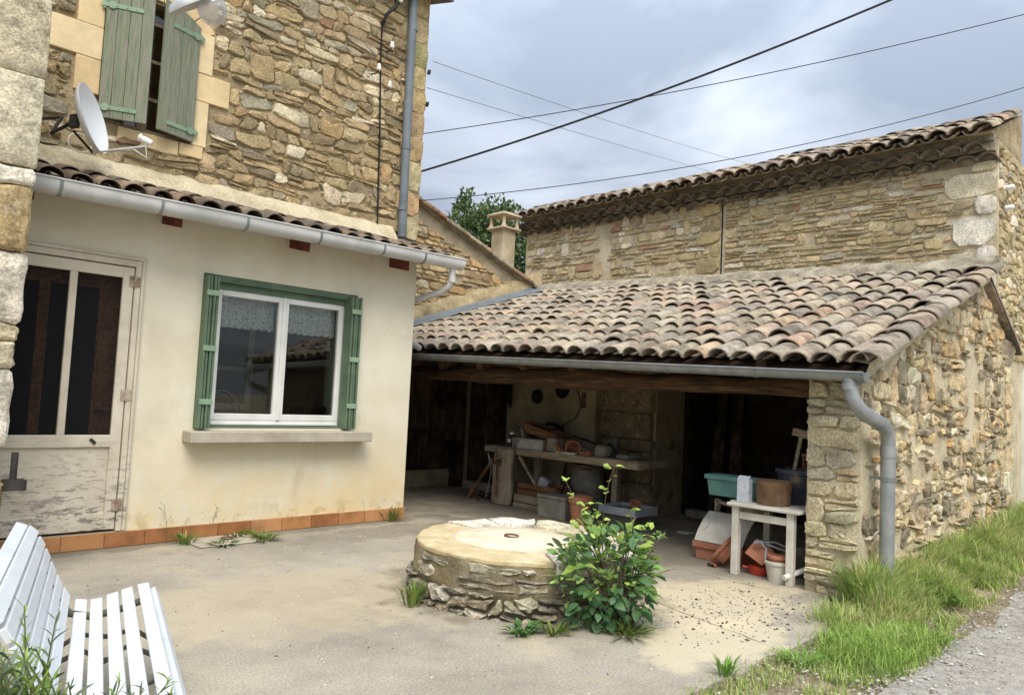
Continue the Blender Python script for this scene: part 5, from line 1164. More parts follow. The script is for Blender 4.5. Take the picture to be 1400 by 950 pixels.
# ================================================================== TREE beyond the roofs
r = random.Random(91)
tp0 = Vector((14.97, 16.16, 0)); T = thing('tree', 'bushy green tree rising behind the chimney and the sloping verge', 'tree', tp0)
tk = MB(); tk.tube([tp0, tp0 + Vector((.1, 0, 2.5)), tp0 + Vector((0, .1, 5.2))], [.22, .16, .06], 8); items = []
lobes = [((-.4, .4, 6.0), .8, 1.25), ((-.85, .85, 5.4), .75, .95), ((.35, -.35, 5.9), .75, 1.15), ((.85, -.85, 5.3), .65, .9), ((0, 0, 5.0), 1.1, 1.3), ((-.5, .45, 6.9), .3, .55), ((.2, -.2, 6.7), .32, .6), ((-.1, .1, 6.3), .5, .7)]
for (c, rx, rz) in lobes:
    c = tp0 + Vector(c); tk.tube([tp0 + Vector((0, 0, 3.2)), c], [.06, .015], 5)
    for k in range(int(2300 * rx * rz)):
        while True:
            v = Vector((r.uniform(-1, 1), r.uniform(-1, 1), r.uniform(-1, 1)))
            if v.length < 1: break
        v = v * (1 + .35 * mnoise.noise(v * 2.4 + c)); p = c + Vector((v.x * rx, v.y * rx, v.z * rz))
        if mnoise.noise(p * 1.9) < -.34: continue
        items.append((p, v + Vector((r.uniform(-.8, .8), r.uniform(-.8, .8), r.uniform(-.4, .8))), r.uniform(.09, .18), gcol(r.choice([(84, 106, 62), (64, 88, 50), (112, 132, 82), (134, 150, 104)]), r)))
tk.build('trunk', m_bark, T, smooth=60)
mb = MB(); col = []
for p, d, s, c in items:
    mt = leaf_mat(p, d, (r.uniform(-1, 1), r.uniform(-1, 1), 1), s, r.uniform(-1, 1), r); mb.add([mt @ Vector(q) for q in ((0, 0, 0), (.5, .3, .08), (1, 0, 0), (.5, -.3, .08))], [(0, 1, 2), (0, 2, 3)]); col += [c] * 4
tag(mb.build('crown', m_leaf_j, T, col=col), kind='stuff')

# ================================================================== BENCH
Bn0 = Vector((1.406, 3.836, 0)); bd_, bt = Vector((.284, .959, 0)).normalized(), Vector((.959, -.284, 0)).normalized()
Be = thing('garden_bench', 'white slatted garden bench on olive cast iron legs', 'bench', Bn0 - bd_ * .7)
prof = [(-.518, .725), (-.468, .700), (-.432, .646), (-.405, .588), (-.379, .527), (-.350, .466), (-.318, .410), (-.259, .368), (-.198, .366), (-.134, .385), (-.074, .404), (-.004, .421), (.058, .386)]
Pb = lambda s_, t, z: Bn0 + bd_ * s_ + bt * t + Vector((0, 0, z))
for i, (t, z) in enumerate(prof):
    a = prof[max(i - 1, 0)]; b = prof[min(i + 1, len(prof) - 1)]
    tg = (bt * (b[0] - a[0]) + Vector((0, 0, b[1] - a[1]))).normalized()
    if i == 0: tg = (bt * .9 + Vector((0, 0, -.35))).normalized()
    if i == 6: tg = (bt * .55 + Vector((0, 0, -.8))).normalized()
    if i == 7: tg = (bt * .95 + Vector((0, 0, -.15))).normalized()
    if i == 11: tg = (bt + Vector((0, 0, .12))).normalized()
    if i == 12: tg = (bt * .55 + Vector((0, 0, -.85))).normalized()
    nr = tg.cross(bd_).normalized()
    if nr.z < 0: nr = -nr
    s0, s1 = -1.44, .0
    o_ = MB().obox(Pb((s0 + s1) / 2, t, z) - nr * .012, bd_, tg, nr, (s1 - s0) / 2, .0245 if i < 12 else .021, .012).build('slat', m_white, Be, bevel=.003)
    for q in ((-.13,) if i >= 7 else ()):
        MB().obox(Pb(s0 - .0005, t, z) - nr * .012 + tg * .0, bd_, tg, nr, .001, .018, .007).build('slat_end', m_black, o_)
def leg_set(s_):
    mb = MB(); f = lambda pts, rad: mb.tube([Pb(s_, t, z) for t, z in pts], rad, 8)
    f([(-.545, .72), (-.47, .66), (-.41, .54), (-.36, .43), (-.30, .365), (-.22, .345), (-.12, .36), (-.02, .395), (.05, .37)], .016)
    f([(.03, .36), (.07, .27), (.06, .16), (.10, .05), (.13, .0)], [.017, .016, .014, .016, .02])
    f([(-.33, .38), (-.38, .25), (-.37, .14), (-.42, .04), (-.46, .0)], [.017, .016, .014, .016, .02])
    f([(-.36, .2), (-.26, .27), (-.15, .25), (-.04, .27), (.06, .2)], .011); f([(-.37, .14), (-.24, .20), (-.15, .14), (-.06, .20), (.06, .14)], .012)
    f([(-.15 + .05 * cos(a), .20 + .05 * sin(a)) for a in [2 * pi * k / 14 for k in range(15)]], .008)
    return mb.build('cast_leg', m_iron_g, Be, smooth=60)
leg_set(-.22); leg_set(-1.22)
for i in (2, 9):
    t, z = prof[i]; MB().tube([Pb(-.22, t, z - .02), Pb(-1.22, t, z - .03)], .008, 6).build('tie_rod', m_iron_g, Be)

# ================================================================== SATELLITE DISH
Dc = Vector((1.765, 6.66, 3.475)); Dn = Vector((.79, -.56, .27)).normalized()
Di = thing('satellite_dish', 'white satellite dish seen edge on beside the shuttered window', 'satellite dish', (1.7, 7.15, 3.45))
prof_d = [(.0001, -.07), (.12, -.065), (.24, -.035), (.27, .0), (.278, .004), (.276, -.008), (.24, -.047), (.12, -.077), (.0001, -.082)]
MB().lathe(prof_d, Dc, Dn, 36).build('reflector', m_dish, Di, smooth=50)
low = Dc - (Vector((0, 0, 1)) - Dn * Dn.z).normalized() * .275
tipa = Dc + Dn * .42 - Vector((0, 0, 1)) * .30
am = MB().tube([low - Dn * .06, low + Dn * .02, tipa], .010, 8).build('feed_arm', m_white_pipe, Di, smooth=60)
lnb = MB().lathe([(.0001, -.06), (.026, -.055), (.028, .02), (.02, .035), (.03, .04), (.03, .055), (.0001, .06)], tipa + Vector((0, 0, .05)), (Dc - tipa).normalized(), 12).build('receiver', m_porc, Di, smooth=50)
MB().tube([tipa + Vector((0, 0, .02)), tipa + Vector((.02, 0, -.09)), low + Dn * .25 + Vector((0, 0, -.02)), low], .005, 6).build('lead', m_porc, Di)
bk_ = Dc - Dn * .145
br = MB(); br.obox(bk_, Dn, Dn.cross(Vector((0, 0, 1))), (0, 0, 1), .03, .03, .05).tube([bk_, bk_ - Dn * .12 + Vector((-.02, .1, -.06)), Vector((1.62, 7.0, 3.52)), Vector((1.5, 7.2, 3.52))], .014, 8).tube([bk_ - Vector((0, 0, .08)), low - Dn * .06], .01, 6)
br.build('wall_mount', m_bolt, Di)
MB().tube([Vector((1.78, 7.05, 3.36)) + Vector((.09 * cos(a), 0, .08 * sin(a))) for a in [2 * pi * k / 18 for k in range(19)]], .006, 6).build('cable_loop', m_porc, Di)

# ================================================================== LAMP over the yard
Lp = thing('yard_lamp', 'grey enamel outdoor lamp with a large bare clear bulb above the shutters', 'lamp', (2.1, 7.2, 5.2))
bc = Vector((2.105, 5.3, 4.055))
MB().lathe([(.0001, -.10), (.055, -.092), (.093, -.045), (.104, .0), (.094, .05), (.066, .11), (.045, .16), (.04, .2)], bc, Vector((-.12, .1, 1)), 24).build('bulb', m_bulb, Lp, smooth=180)
MB().lathe([(.04, .18), (.05, .2), (.05, .3), (.03, .33), (.0001, .33)], bc, Vector((-.12, .1, 1)), 16).build('socket', m_shade, Lp, smooth=50)
MB().tube([bc + Vector((-.012, 0, .17)), bc + Vector((-.02, 0, .04)), bc + Vector((.02, 0, .045)), bc + Vector((.012, 0, .17))], .004, 6).build('filament_stem', m_porc, Lp)
sh0 = Vector((1.80, 5.3, 3.93)); dsh = Vector((.80, .1, .62)).normalized(); ush = Vector((-.62, 0, .80)).normalized(); wsh = dsh.cross(ush)
mb = MB(); n = 12; rows = []
for i in range(n + 1):
    t = i / n; hw = .13 * (1 - (1 - min(1, t * 2.4)) ** 2) ** .5 if t < .42 else .13; cntr = sh0 + dsh * (t * .62)
    for k in range(9):
        a = pi * k / 8; mb.v.append(tuple(cntr + wsh * (cos(a) * hw) + ush * (sin(a) * (hw * .7) - .02)))
mb.f = [(9 * i + k, 9 * i + 9 + k, 9 * i + 10 + k, 9 * i + 1 + k) for i in range(n) for k in range(8)] + [tuple(range(9 * n, 9 * n + 9)), tuple(range(9))[::-1]] + [(9 * i, 9 * i + 8, 9 * i + 17, 9 * i + 9) for i in range(n)]
mb.build('reflector', m_shade, Lp, smooth=50)
MB().tube([sh0 + dsh * .6, Vector((2.42, 5.6, 4.62)), Vector((2.42, 6.4, 5.15)), Vector((2.4, 7.22, 5.2))], .025, 8).tube([bc + Vector((-.04, .03, .31)), sh0 + dsh * .5], .02, 8).build('arm', m_shade, Lp, smooth=60)

# ================================================================== CABLES in the sky
def cable(label, A, Bp, sag, rad, mat, n=26):
    A, Bp = Vector(A), Vector(Bp); o = Vector(A)
    mb = MB().tube([A.lerp(Bp, i / n) - Vector((0, 0, 4 * sag * (i / n) * (1 - i / n))) for i in range(n + 1)], rad, 6)
    return tag(mb.build('overhead_cable', mat, origin=o), label, 'cable', 'cables across the sky')
cable('thick black twisted cable rising from the stone house corner across the sky', (5.52, 7.24, 4.08), (8.52, 2.48, 6.02), .1, .013, m_cable)
cable('thin dark cable crossing the thick twisted cable', (5.51, 7.27, 4.55), (10.78, 1.54, 6.44), .12, .0055, m_cable)
cable('thin dark cable running low above the barn roof', (5.6, 9.6, 4.0), (14.79, 2.11, 7.13), .4, .006, m_cable)
cable('fine pale wire from the bracket high on the stone house corner', (5.57, 7.18, 5.46), (22.8, 10.15, 8.7), .1, .0045, m_wire)
cable('fine pale wire from the stone house corner, just below the topmost wire', (5.53, 7.23, 5.13), (22.28, 11.35, 8.54), .02, .0045, m_wire)

# ================================================================== DRAIN COVER
Dr = thing('drain_cover', 'square concrete drain cover with a small iron ring before the orange skirting', 'drain cover', (3.05, 6.53, 0))
MB().box(2.76, 3.36, 6.36, 6.745, .001, .018).build('slab', m_slab, Dr, bevel=.006)
MB().tube([(3.09 + .05 * cos(a), 6.56 + .05 * sin(a), .027) for a in [2 * pi * k / 16 for k in range(17)]], .007, 6, False).build('ring', m_rust, Dr, smooth=60)

# ================================================================== WORKBENCH and what lies on and under it
r = random.Random(101)
Wb = thing('workbench', 'old wooden workbench with a thick top and a broad vice leg', 'workbench', (7.3, 6.2, 0))
MB().box(6.99, 7.28, 4.93, 6.84, .655, .745).build('top_plank', m_wood_y, Wb, bevel=.01, sub=2, rough=.008, smooth=50)
MB().box(7.285, 7.62, 4.95, 7.4, .66, .74).build('top_plank', m_wood_y, Wb, bevel=.008)
MB().box(7.02, 7.28, 6.85, 7.46, .66, .745).build('top_plank', m_wood_y, Wb, bevel=.01)
vl = MB(); 
for z, a, b in ((0.0, 6.89, 7.15), (.03, 6.86, 7.18), (.2, 6.84, 7.17), (.42, 6.87, 7.18), (.56, 6.85, 7.16), (.73, 6.84, 7.14)): vl.v += [(6.92, a, z), (6.92, b, z), (7.0, b, z), (7.0, a, z)]
vl.f = [(4 * i + j, 4 * i + (j + 1) % 4, 4 * i + 4 + (j + 1) % 4, 4 * i + 4 + j) for i in range(5) for j in range(4)] + [(3, 2, 1, 0), (20, 21, 22, 23)]
v_ = vl.build('vice_leg', m_wood_v, Wb, bevel=.012, sub=1, rough=.008, smooth=50)
MB().lathe([(.0001, -.09), (.03, -.085), (.04, -.05), (.04, -.02), (.025, 0), (.02, .04)], (6.92, 7.03, .55), (1, 0, 0), 14).build('screw', m_rust, v_, smooth=50)
MB().tube([(6.86, 7.03, .55), (6.865, 7.03, .3), (6.87, 7.035, .16)], .012, 8).lathe([(.0001, -.02), (.02, 0), (.0001, .02)], (6.87, 7.035, .15), (0, 0, 1), 8).build('screw_handle', m_rust, v_, smooth=60)
for (y, x) in ((6.9, 7.5), (5.6, 7.5), (7.3, 7.5)): MB().box(x - .04, x + .04, y - .04, y + .04, 0, .66).build('leg', m_wood_v, Wb, bevel=.006)
MB().box(7.0, 7.04, 6.12, 6.84, .07, .17).build('rail', m_wood_y, Wb, bevel=.006); MB().box(6.985, 7.03, 6.15, 6.84, .0, .062).build('rail', m_wood_y, Wb, bevel=.006)
def single(name, label, cat, mb, mat, loc, bevel=0, smooth=None, group=None, **k):
    return tag(mb.build(name, mat, origin=loc, bevel=bevel, smooth=smooth, **k), label, cat, group)
single('brown_stick', 'brown stick leaning on the left end of the workbench', 'stick', MB().bar((7.18, 7.36, .64), (7.0, 7.72, .0), .045, .045), m_wood_br, (7, 7.7, 0), .004)
single('pale_stick', 'pale stick leaning inside the workbench just right of its vice leg', 'stick', MB().bar((7.03, 6.80, .64), (7.1, 6.48, .22), .03, .03), m_wood_y, (7.1, 6.5, 0), .004)
single('string', 'thin white string hanging from the left end of the workbench', 'string', MB().tube([(7.02, 7.38, .64), (7.02, 7.3, .4), (7.04, 7.4, .05)], .003, 5).tube([(7.02, 7.38, .64), (7.04, 7.24, .38)], .003, 5), m_porc, (7.02, 7.4, 0))
mb = MB(); col = []
for k in range(60):
    p = Vector((7.2 + r.gauss(0, .09), 7.42 + r.gauss(0, .14), .02 + .05 * r.random())); mb.lathe([(.0001, -.03), (.02, -.015), (.024, .0), (.014, .02), (.0001, .03)], p, (r.uniform(-1, 1), r.uniform(-1, 1), r.uniform(-.3, 1)), 6); col += [gcol(r.choice([(92, 70, 50), (120, 96, 70), (70, 54, 40)]), r)] * 30
tag(mb.build('pine_cones', m_tile_j, origin=(7.2, 7.4, 0), col=col), 'heap of pine cones on the floor left of the workbench', 'pine cones', kind='stuff')
def frust(x0, x1, y0, y1, z0, z1, k, wall=.012):
    mb = MB(); mb.v = [(x0 + k, y0 + k, z0), (x1 - k, y0 + k, z0), (x1 - k, y1 - k, z0), (x0 + k, y1 - k, z0), (x0, y0, z1), (x1, y0, z1), (x1, y1, z1), (x0, y1, z1), (x0 + wall, y0 + wall, z1), (x1 - wall, y0 + wall, z1), (x1 - wall, y1 - wall, z1), (x0 + wall, y1 - wall, z1), (x0 + k + wall, y0 + k + wall, z0 + .02), (x1 - k - wall, y0 + k + wall, z0 + .02), (x1 - k - wall, y1 - k - wall, z0 + .02), (x0 + k + wall, y1 - k - wall, z0 + .02)]
    mb.f = [(3, 2, 1, 0)] + [(a + i, a + (i + 1) % 4, a + 4 + (i + 1) % 4, a + 4 + i) for a in (0, 4, 8) for i in range(4)] + [(12, 13, 14, 15)]
    return mb
# on the bench top
j1 = thing('storm_lantern', 'small black lantern with a pale cap on the left end of the workbench', 'lantern', (7.16, 7.08, .745))
MB().lathe([(.0001, 0), (.06, 0), (.062, .04), (.045, .06), (.045, .13), (.05, .14), (.02, .16)], (7.16, 7.08, .745), n=14).build('body', m_bolt, j1, smooth=40); MB().lathe([(.02, 0), (.035, .01), (.03, .03), (.0001, .05)], (7.16, 7.08, .90), n=14).build('cap', m_porc, j1, smooth=40); MB().box(7.10, 7.108, 7.045, 7.10, .80, .85).build('plate', m_porc, j1)
single('grey_box', 'small grey box between the lantern and the upturned crate on the workbench', 'box', MB().box(7.06, 7.2, 6.86, 6.98, .745, .88), m_trunk, (7.1, 6.9, .745), .006)
cr_ = thing('wooden_crate', 'brown wooden crate lying tilted on top of the workbench', 'crate', (7.3, 6.6, .86)); ca, cb_, cc = Vector((.1, -1, -.24)).normalized(), Vector((1, .1, 0)).normalized(), None; cc = ca.cross(cb_); c0 = Vector((7.32, 6.62, .96))
if cc.z < 0: cc = -cc
for (q, hx, hy, hz) in ((cb_ * -.14, .27, .008, .055), (cb_ * .14, .27, .008, .055), (ca * -.27, .008, .14, .055), (ca * .27, .008, .14, .055), (cc * -.055, .27, .14, .007)): MB().obox(c0 + q, ca, cb_, cc, hx, hy, hz).build('board', m_wood_br, cr_, bevel=.003)
tr_ = thing('white_trough', 'pale trough lying on the workbench in front of the tilted crate', 'trough', (7.12, 6.64, .745))
MB().prism([(7.03, 6.42, .747), (7.25, 6.42, .747), (7.25, 6.46, .86), (7.09, 6.46, .86)], (0, 6.42, 0), (0, 6.86, 0)).build('body', m_white_old, tr_, bevel=.008); MB().box(7.06, 7.27, 6.41, 6.87, .861, .872).build('rim', m_white_old, tr_, bevel=.003)
single('plaster_block', 'pale square block standing on the workbench left of the fallen flowerpot', 'block', MB().box(7.05, 7.2, 6.19, 6.36, .745, .91), m_trunk, (7.1, 6.28, .745), .01)
def pot(name, label, c, ax, R, h, mat, rim=.012, n=24, top=.85, group=None, inner=True, rimh=.2):
    t = thing(name, label, 'flowerpot', c, group); rb = R * .72
    MB().lathe([(.0001, 0), (rb, 0), (rb + (R - rb) * (1 - rimh), h * (1 - rimh)), (R - .004, h - .004), (R - .008, h), (R - .016, h - .006), (rb - .012, .02), (.0001, .02)], c, ax, n).build('body', mat, t, smooth=40)
    MB().lathe([(R - .01, h * (1 - rimh)), (R + rim * .5, h * (1 - rimh) + .002), (R + rim * .6, h - .003), (R + rim * .3, h + .001), (R - .012, h)], c, ax, n).build('rim', mat, t, smooth=40); return t
pot('flowerpot', 'terracotta flowerpot lying on its side on the workbench', (7.22, 6.12, .85), (-.55, -.75, -.22), .095, .19, m_terra)
for i, (dy, lb) in enumerate(((0, 'clay floor tile leaning beside the pale block on the workbench'), (-.035, 'clay floor tile leaning on the fallen flowerpot on the workbench'))):
    single('floor_tile', lb, 'tile', MB().obox((7.03, 6.14 + dy, .80), (.1, -.6, -.8), (1, .2, 0), (0, .8, -.6), .075, .05, .006), m_terra, (7.0, 6.14 + dy, .745), .002)
single('white_lath', 'short white lath lying along the front of the workbench top', 'lath', MB().box(7.0, 7.04, 5.85, 6.16, .746, .765), m_white_old, (7.0, 6.0, .745), .003)
sc_ = thing('garden_shears', 'dark garden shears with a pale blade at the right of the flowerpot', 'shears', (7.25, 5.7, .75))
MB().obox((7.2, 5.8, .80), (.1, -1, -.25), (1, .1, .2), (0, .2, 1), .11, .03, .004).build('blade', m_zinc, sc_); MB().tube([(7.35, 6.2, .95), (7.33, 5.95, .91), (7.3, 5.7, .86), (7.28, 5.5, .86), (7.26, 5.42, .78)], .012, 6).build('handle', m_black, sc_, smooth=60); MB().lathe([(.0001, -.03), (.03, 0), (.0001, .03)], (7.28, 5.55, .88), n=8).build('grip', m_black, sc_)
single('stone_lump', 'rough pale stone lump on the workbench near the pier', 'stone', MB().box(7.1, 7.3, 5.5, 5.66, .745, .87), m_trunk, (7.2, 5.6, .745), .03, 50, rough=.02)
single('flat_stone', 'flat grey stone at the right end of the workbench top', 'stone', MB().box(7.15, 7.4, 5.18, 5.36, .745, .79), m_trunk, (7.2, 5.3, .745), .012)
single('coiled_hose', 'black coil heaped behind the crate at the back of the workbench', 'hose', MB().tube([(7.6 + .05 * cos(a * 1.3), 6.75 + .16 * cos(a), .80 + .012 * a + .07 * abs(sin(a))) for a in [k * .4 for k in range(50)]], .016, 6), m_black, (7.6, 6.7, .745))
single('red_rag', 'crumpled red and white rag on the workbench behind the pale block', 'rag', MB().lathe([(.0001, 0), (.1, .0), (.09, .05), (.05, .11), (.0001, .13)], (7.4, 6.42, .745), n=14), m_red, (7.4, 6.42, .745), 0, 50, rough=.05)
single('plank_offcut', 'brown plank offcut lying on top of the tilted crate', 'plank', MB().obox((7.34, 6.72, 1.055), (.1, -1, -.12), (1, .1, 0), (0, -.12, 1), .2, .05, .01), m_wood_br, (7.34, 6.72, 1.03), .003)
single('dusty_sack', 'dark crumpled sack heaped at the back of the workbench behind the white trough', 'sack', MB().lathe([(.0001, 0), (.16, 0), (.17, .06), (.11, .15), (.05, .2), (.0001, .21)], (7.5, 6.95, .742), n=20), m_drum, (7.5, 6.95, .742), 0, 60, rough=.09)
single('tin_can', 'small rusty tin can between the pale block and the trough on the workbench', 'can', MB().lathe([(.0001, 0), (.035, 0), (.036, .1), (.032, .1), (.03, .02), (.0001, .02)], (7.1, 6.405, .746), n=14), m_rust, (7.1, 6.4, .745), 0, 40)
single('folded_cloth', 'pale folded cloth hanging over the edge of the upturned crate', 'cloth', MB().obox((7.12, 6.82, .92), (0, -.4, -1), (1, .2, 0), (0, 1, -.4), .07, .05, .012), m_trunk, (7.1, 6.8, .85), .008, 50, rough=.03)
single('clay_tray', 'reddish shallow tray lying in front of the garden shears on the workbench', 'tray', frust(7.05, 7.2, 5.66, 5.84, .746, .79, .02, .006), m_terra, (7.12, 5.75, .746))
single('grey_bottle', 'dusty grey bottle standing by the pier at the back of the workbench', 'bottle', MB().lathe([(.0001, 0), (.04, 0), (.042, .15), (.016, .2), (.016, .25), (.0001, .25)], (7.5, 5.62, .741), n=14), m_drum, (7.5, 5.62, .741), 0, 40)
for i, (y, lb) in enumerate(((6.75, 'grey board leaning on the wall behind the slatted crate'), (6.45, 'darker board leaning on the wall beside the metal drum'))):
    single('leaning_board', lb, 'board', MB().bar((7.62, y, .0), (7.77, y - .03, .62), .2, .02), m_wood_v if i == 0 else m_plank, (7.65, y, 0), .003)
single('cloth_bundle', 'pale cloth bundle on the floor between the slatted crate and the drum', 'bundle', MB().lathe([(.0001, 0), (.09, 0), (.1, .05), (.06, .1), (.0001, .11)], (7.3, 6.06, .0), n=16), m_tub, (7.3, 6.06, 0), 0, 60, rough=.06)
# under the bench
cr2 = thing('slatted_crate', 'brown slatted crate under the left half of the workbench', 'crate', (7.25, 6.5, 0))
for z in (.09, .17, .245): MB().box(7.06, 7.075, 6.18, 6.84, z, z + .062).build('slat', m_wood_br, cr2, bevel=.002); MB().box(7.44, 7.455, 6.18, 6.84, z, z + .062).build('slat', m_wood_br, cr2, bevel=.002)
for y in (6.18, 6.83): MB().box(7.078, 7.438, y, y + .012, .03, .30).build('end_board', m_wood_br, cr2)
MB().box(7.08, 7.435, 6.195, 6.825, .03, .05).build('bottom', m_wood_br, cr2)
single('white_block', 'white block lying tilted in the slatted crate under the workbench', 'block', MB().obox((7.2, 6.5, .32), (.3, -1, -.5), (1, .3, 0), (0, -.5, 1), .07, .06, .07), m_tub, (7.2, 6.5, .2), .008)
tk_ = thing('tin_chest', 'pale grey box chest with a lid before the workbench', 'chest', (6.85, 5.96, 0))
MB().box(6.73, 7.0, 5.74, 6.17, .0, .225).build('body', m_trunk, tk_, bevel=.008); MB().box(6.72, 7.01, 5.73, 6.18, .227, .262).build('lid', m_trunk, tk_, bevel=.006)
single('black_hoop', 'black hoop handle standing behind the lid of the grey chest', 'hoop', MB().tube([(7.06, 5.99 + .11 * cos(a), .16 + .22 * sin(a)) for a in [pi * k / 12 for k in range(13)]], .013, 8).tube([(7.06, 6.1, .16), (7.06, 6.1, .0)], .013, 8).tube([(7.06, 5.88, .16), (7.06, 5.88, .0)], .013, 8), m_black, (7.06, 6, 0), 0, 60)
dr_ = thing('metal_drum', 'grey metal drum with rusty bands under the middle of the workbench', 'drum', (7.42, 5.98, 0))
MB().lathe([(.0001, 0), (.21, 0), (.215, .3), (.20, .6), (.19, .61), (.18, .57), (.0001, .57)], (7.42, 5.98, 0), n=28).build('body', m_drum, dr_, smooth=40)
for z in (.27, .55): MB().lathe([(.212, z), (.224, z + .005), (.224, z + .03), (.212, z + .035)], (7.42, 5.98, 0), n=28).build('band', m_rust, dr_, smooth=40)
pot('terracotta_urn', 'tall terracotta pot on the floor behind the rose bush', (6.62, 5.42, 0), (0, 0, 1), .13, .33, m_terra, .018)
tb = thing('plastic_tub', 'grey tub with a wide pale rim at the foot of the pier', 'tub', (7.1, 5.1, 0))
frust(6.9, 7.3, 4.88, 5.36, 0, .2, .05).build('body', m_drum, tb, bevel=.004)
rmb = MB(); rmb.v = [(x, y, z) for z in (.15, .235) for (x, y) in ((6.885, 4.865), (7.315, 4.865), (7.315, 5.375), (6.885, 5.375))] + [(x, y, z) for z in (.15, .235) for (x, y) in ((6.905, 4.885), (7.295, 4.885), (7.295, 5.355), (6.905, 5.355))]
rmb.f = [(i, (i + 1) % 4, 4 + (i + 1) % 4, 4 + i) for i in range(4)] + [(8 + (i + 1) % 4, 8 + i, 12 + i, 12 + (i + 1) % 4) for i in range(4)] + [(4 + i, 4 + (i + 1) % 4, 12 + (i + 1) % 4, 12 + i) for i in range(4)] + [((i + 1) % 4, i, 8 + i, 8 + (i + 1) % 4) for i in range(4)]
rmb.build('rim', m_tub, tb)
pot('flowerpot', 'small terracotta flowerpot tipped inside the grey tub', (7.12, 5.06, .19), (-.3, -.5, .9), .06, .11, m_terra)
# on the back wall
for (y, z, R, lb) in ((7.217, 1.42, .10, 'black round pulley wheel hanging on the back wall left of the wire'), (6.76, 1.53, .12, 'larger black wheel hanging under the lintel on the back wall')):
    t = thing('old_pulley', lb, 'wheel', (7.78, y, z), 'wheels on the shed wall'); MB().tube([(7.76, y + R * .8 * cos(a), z + R * .8 * sin(a)) for a in [2 * pi * k / 24 for k in range(25)]], .022, 8, False).build('tyre', m_black, t, smooth=60); MB().lathe([(.0001, -.02), (R * .6, -.012), (R * .7, 0), (R * .6, .02), (.0001, .02)], (7.765, y, z), (-1, 0, 0), 20).build('disc', m_black, t, smooth=50); MB().lathe([(.0001, 0), (.012, 0), (.0001, .02)], (7.74, y, z), (-1, 0, 0), 8).build('hub', m_zinc, t)
single('hanging_wire', 'curved black wire hanging from the lintel against the plaster wall', 'wire', MB().tube([(7.77, 6.62 + .02, 1.62), (7.76, 6.47, 1.5), (7.76, 6.42, 1.32), (7.76, 6.5, 1.16), (7.76, 6.72, 1.05)], .006, 6), m_black, (7.77, 6.6, 1.6))
single('iron_hook', 'rusty iron hook plate on the plaster wall beside the wire', 'hook', MB().box(7.77, 7.8, 6.37, 6.42, 1.30, 1.5).tube([(7.77, 6.39, 1.34), (7.72, 6.39, 1.32), (7.71, 6.39, 1.38)], .012, 6), m_rust, (7.78, 6.4, 1.4))
single('hanging_rags', 'dark strips of cloth hanging at the door edge under the lintel', 'rags', MB().box(7.72, 7.73, 7.82, 7.87, 1.2, 1.6).box(7.715, 7.725, 7.75, 7.80, 1.32, 1.6).box(7.71, 7.722, 7.68, 7.73, 1.25, 1.6), m_black, (7.72, 7.8, 1.6))
# recess
for i, (y, a, lb) in enumerate(((5.0, .14, 'dark plank leaning in the recess beside the pier'), (4.72, .2, 'second dark plank leaning in the recess, further from the pier'))):
    single('leaning_plank', lb, 'plank', MB().bar((8.75, y, .0), (9.22, y + a, 1.7), .14, .03), m_plank, (8.8, y, 0), .004, group='planks leaning in the recess')
def f_rub(q): return (q.uniform(8.2, 9.2), q.uniform(4.3, 5.25), .01)
pebbles('floor_debris', 160, f_rub, .035, [(110, 100, 84), (84, 74, 60), (140, 128, 108)], r)
single('pale_stone', 'pale stone on the recess floor beside the leaning planks', 'stone', MB().box(8.35, 8.55, 4.75, 5.15, .0, .1), m_trunk, (8.45, 4.95, 0), .02, 50, rough=.02)
single('plaster_shard', 'flat pale shard lying on the floor before the recess', 'shard', MB().box(7.3, 7.42, 4.45, 4.6, .0, .012), m_white_old, (7.36, 4.5, 0), .003)

# ================================================================== TABLE and its clutter
Tb = thing('small_table', 'worn white wooden table standing beside the stone pillar', 'table', (6.25, 2.95, 0))
for k in range(5):
    x0 = 5.90 + k * .152; y1 = 3.29 - (.05 if k in (0, 4) else 0); MB().box(x0 + .002, x0 + .150, 2.61, y1, .575, .602).build('top_plank', m_white_old, Tb, bevel=.006)
for (x, y) in ((5.97, 3.18), (5.97, 2.70), (6.55, 3.18), (6.55, 2.70)): MB().prism([(x - .03, y - .03, .574), (x + .03, y - .03, .574), (x + .03, y + .03, .574), (x - .03, y + .03, .574)], (0, 0, .574), (0, 0, 0)).build('leg', m_white_old, Tb, bevel=.004)
MB().box(5.955, 5.98, 2.73, 3.15, .47, .53).build('apron', m_white_old, Tb, bevel=.003); MB().box(6.0, 6.52, 3.165, 3.19, .48, .572).build('apron', m_white_old, Tb, bevel=.003)
gt = thing('planter_trough', 'teal plastic planter trough on the left end of the white table', 'planter', (6.3, 3.35, .603))
frust(6.18, 6.36, 3.10, 3.60, .604, .775, .02).build('body', m_teal, gt, bevel=.005)
for (x0, x1, y0, y1) in ((6.165, 6.19, 3.085, 3.615), (6.35, 6.375, 3.085, 3.615), (6.19, 6.35, 3.085, 3.11), (6.19, 6.35, 3.59, 3.615)): MB().box(x0, x1, y0, y1, .75, .79).build('rim', m_teal, gt, bevel=.004)
single('milk_carton', 'pale blue and white carton standing on the white table', 'carton', MB().box(6.0, 6.075, 3.095, 3.2, .603, .80).prism([(6.0, 3.095, .80), (6.0, 3.2, .80), (6.037, 3.2, .825), (6.037, 3.095, .825)], (6.0, 0, 0), (6.01, 0, 0)), m_carton, (6.04, 3.15, .603), .003)
bk1 = thing('rusty_bucket', 'muddy brown bucket at the front of the white table', 'bucket', (6.13, 2.93, .603))
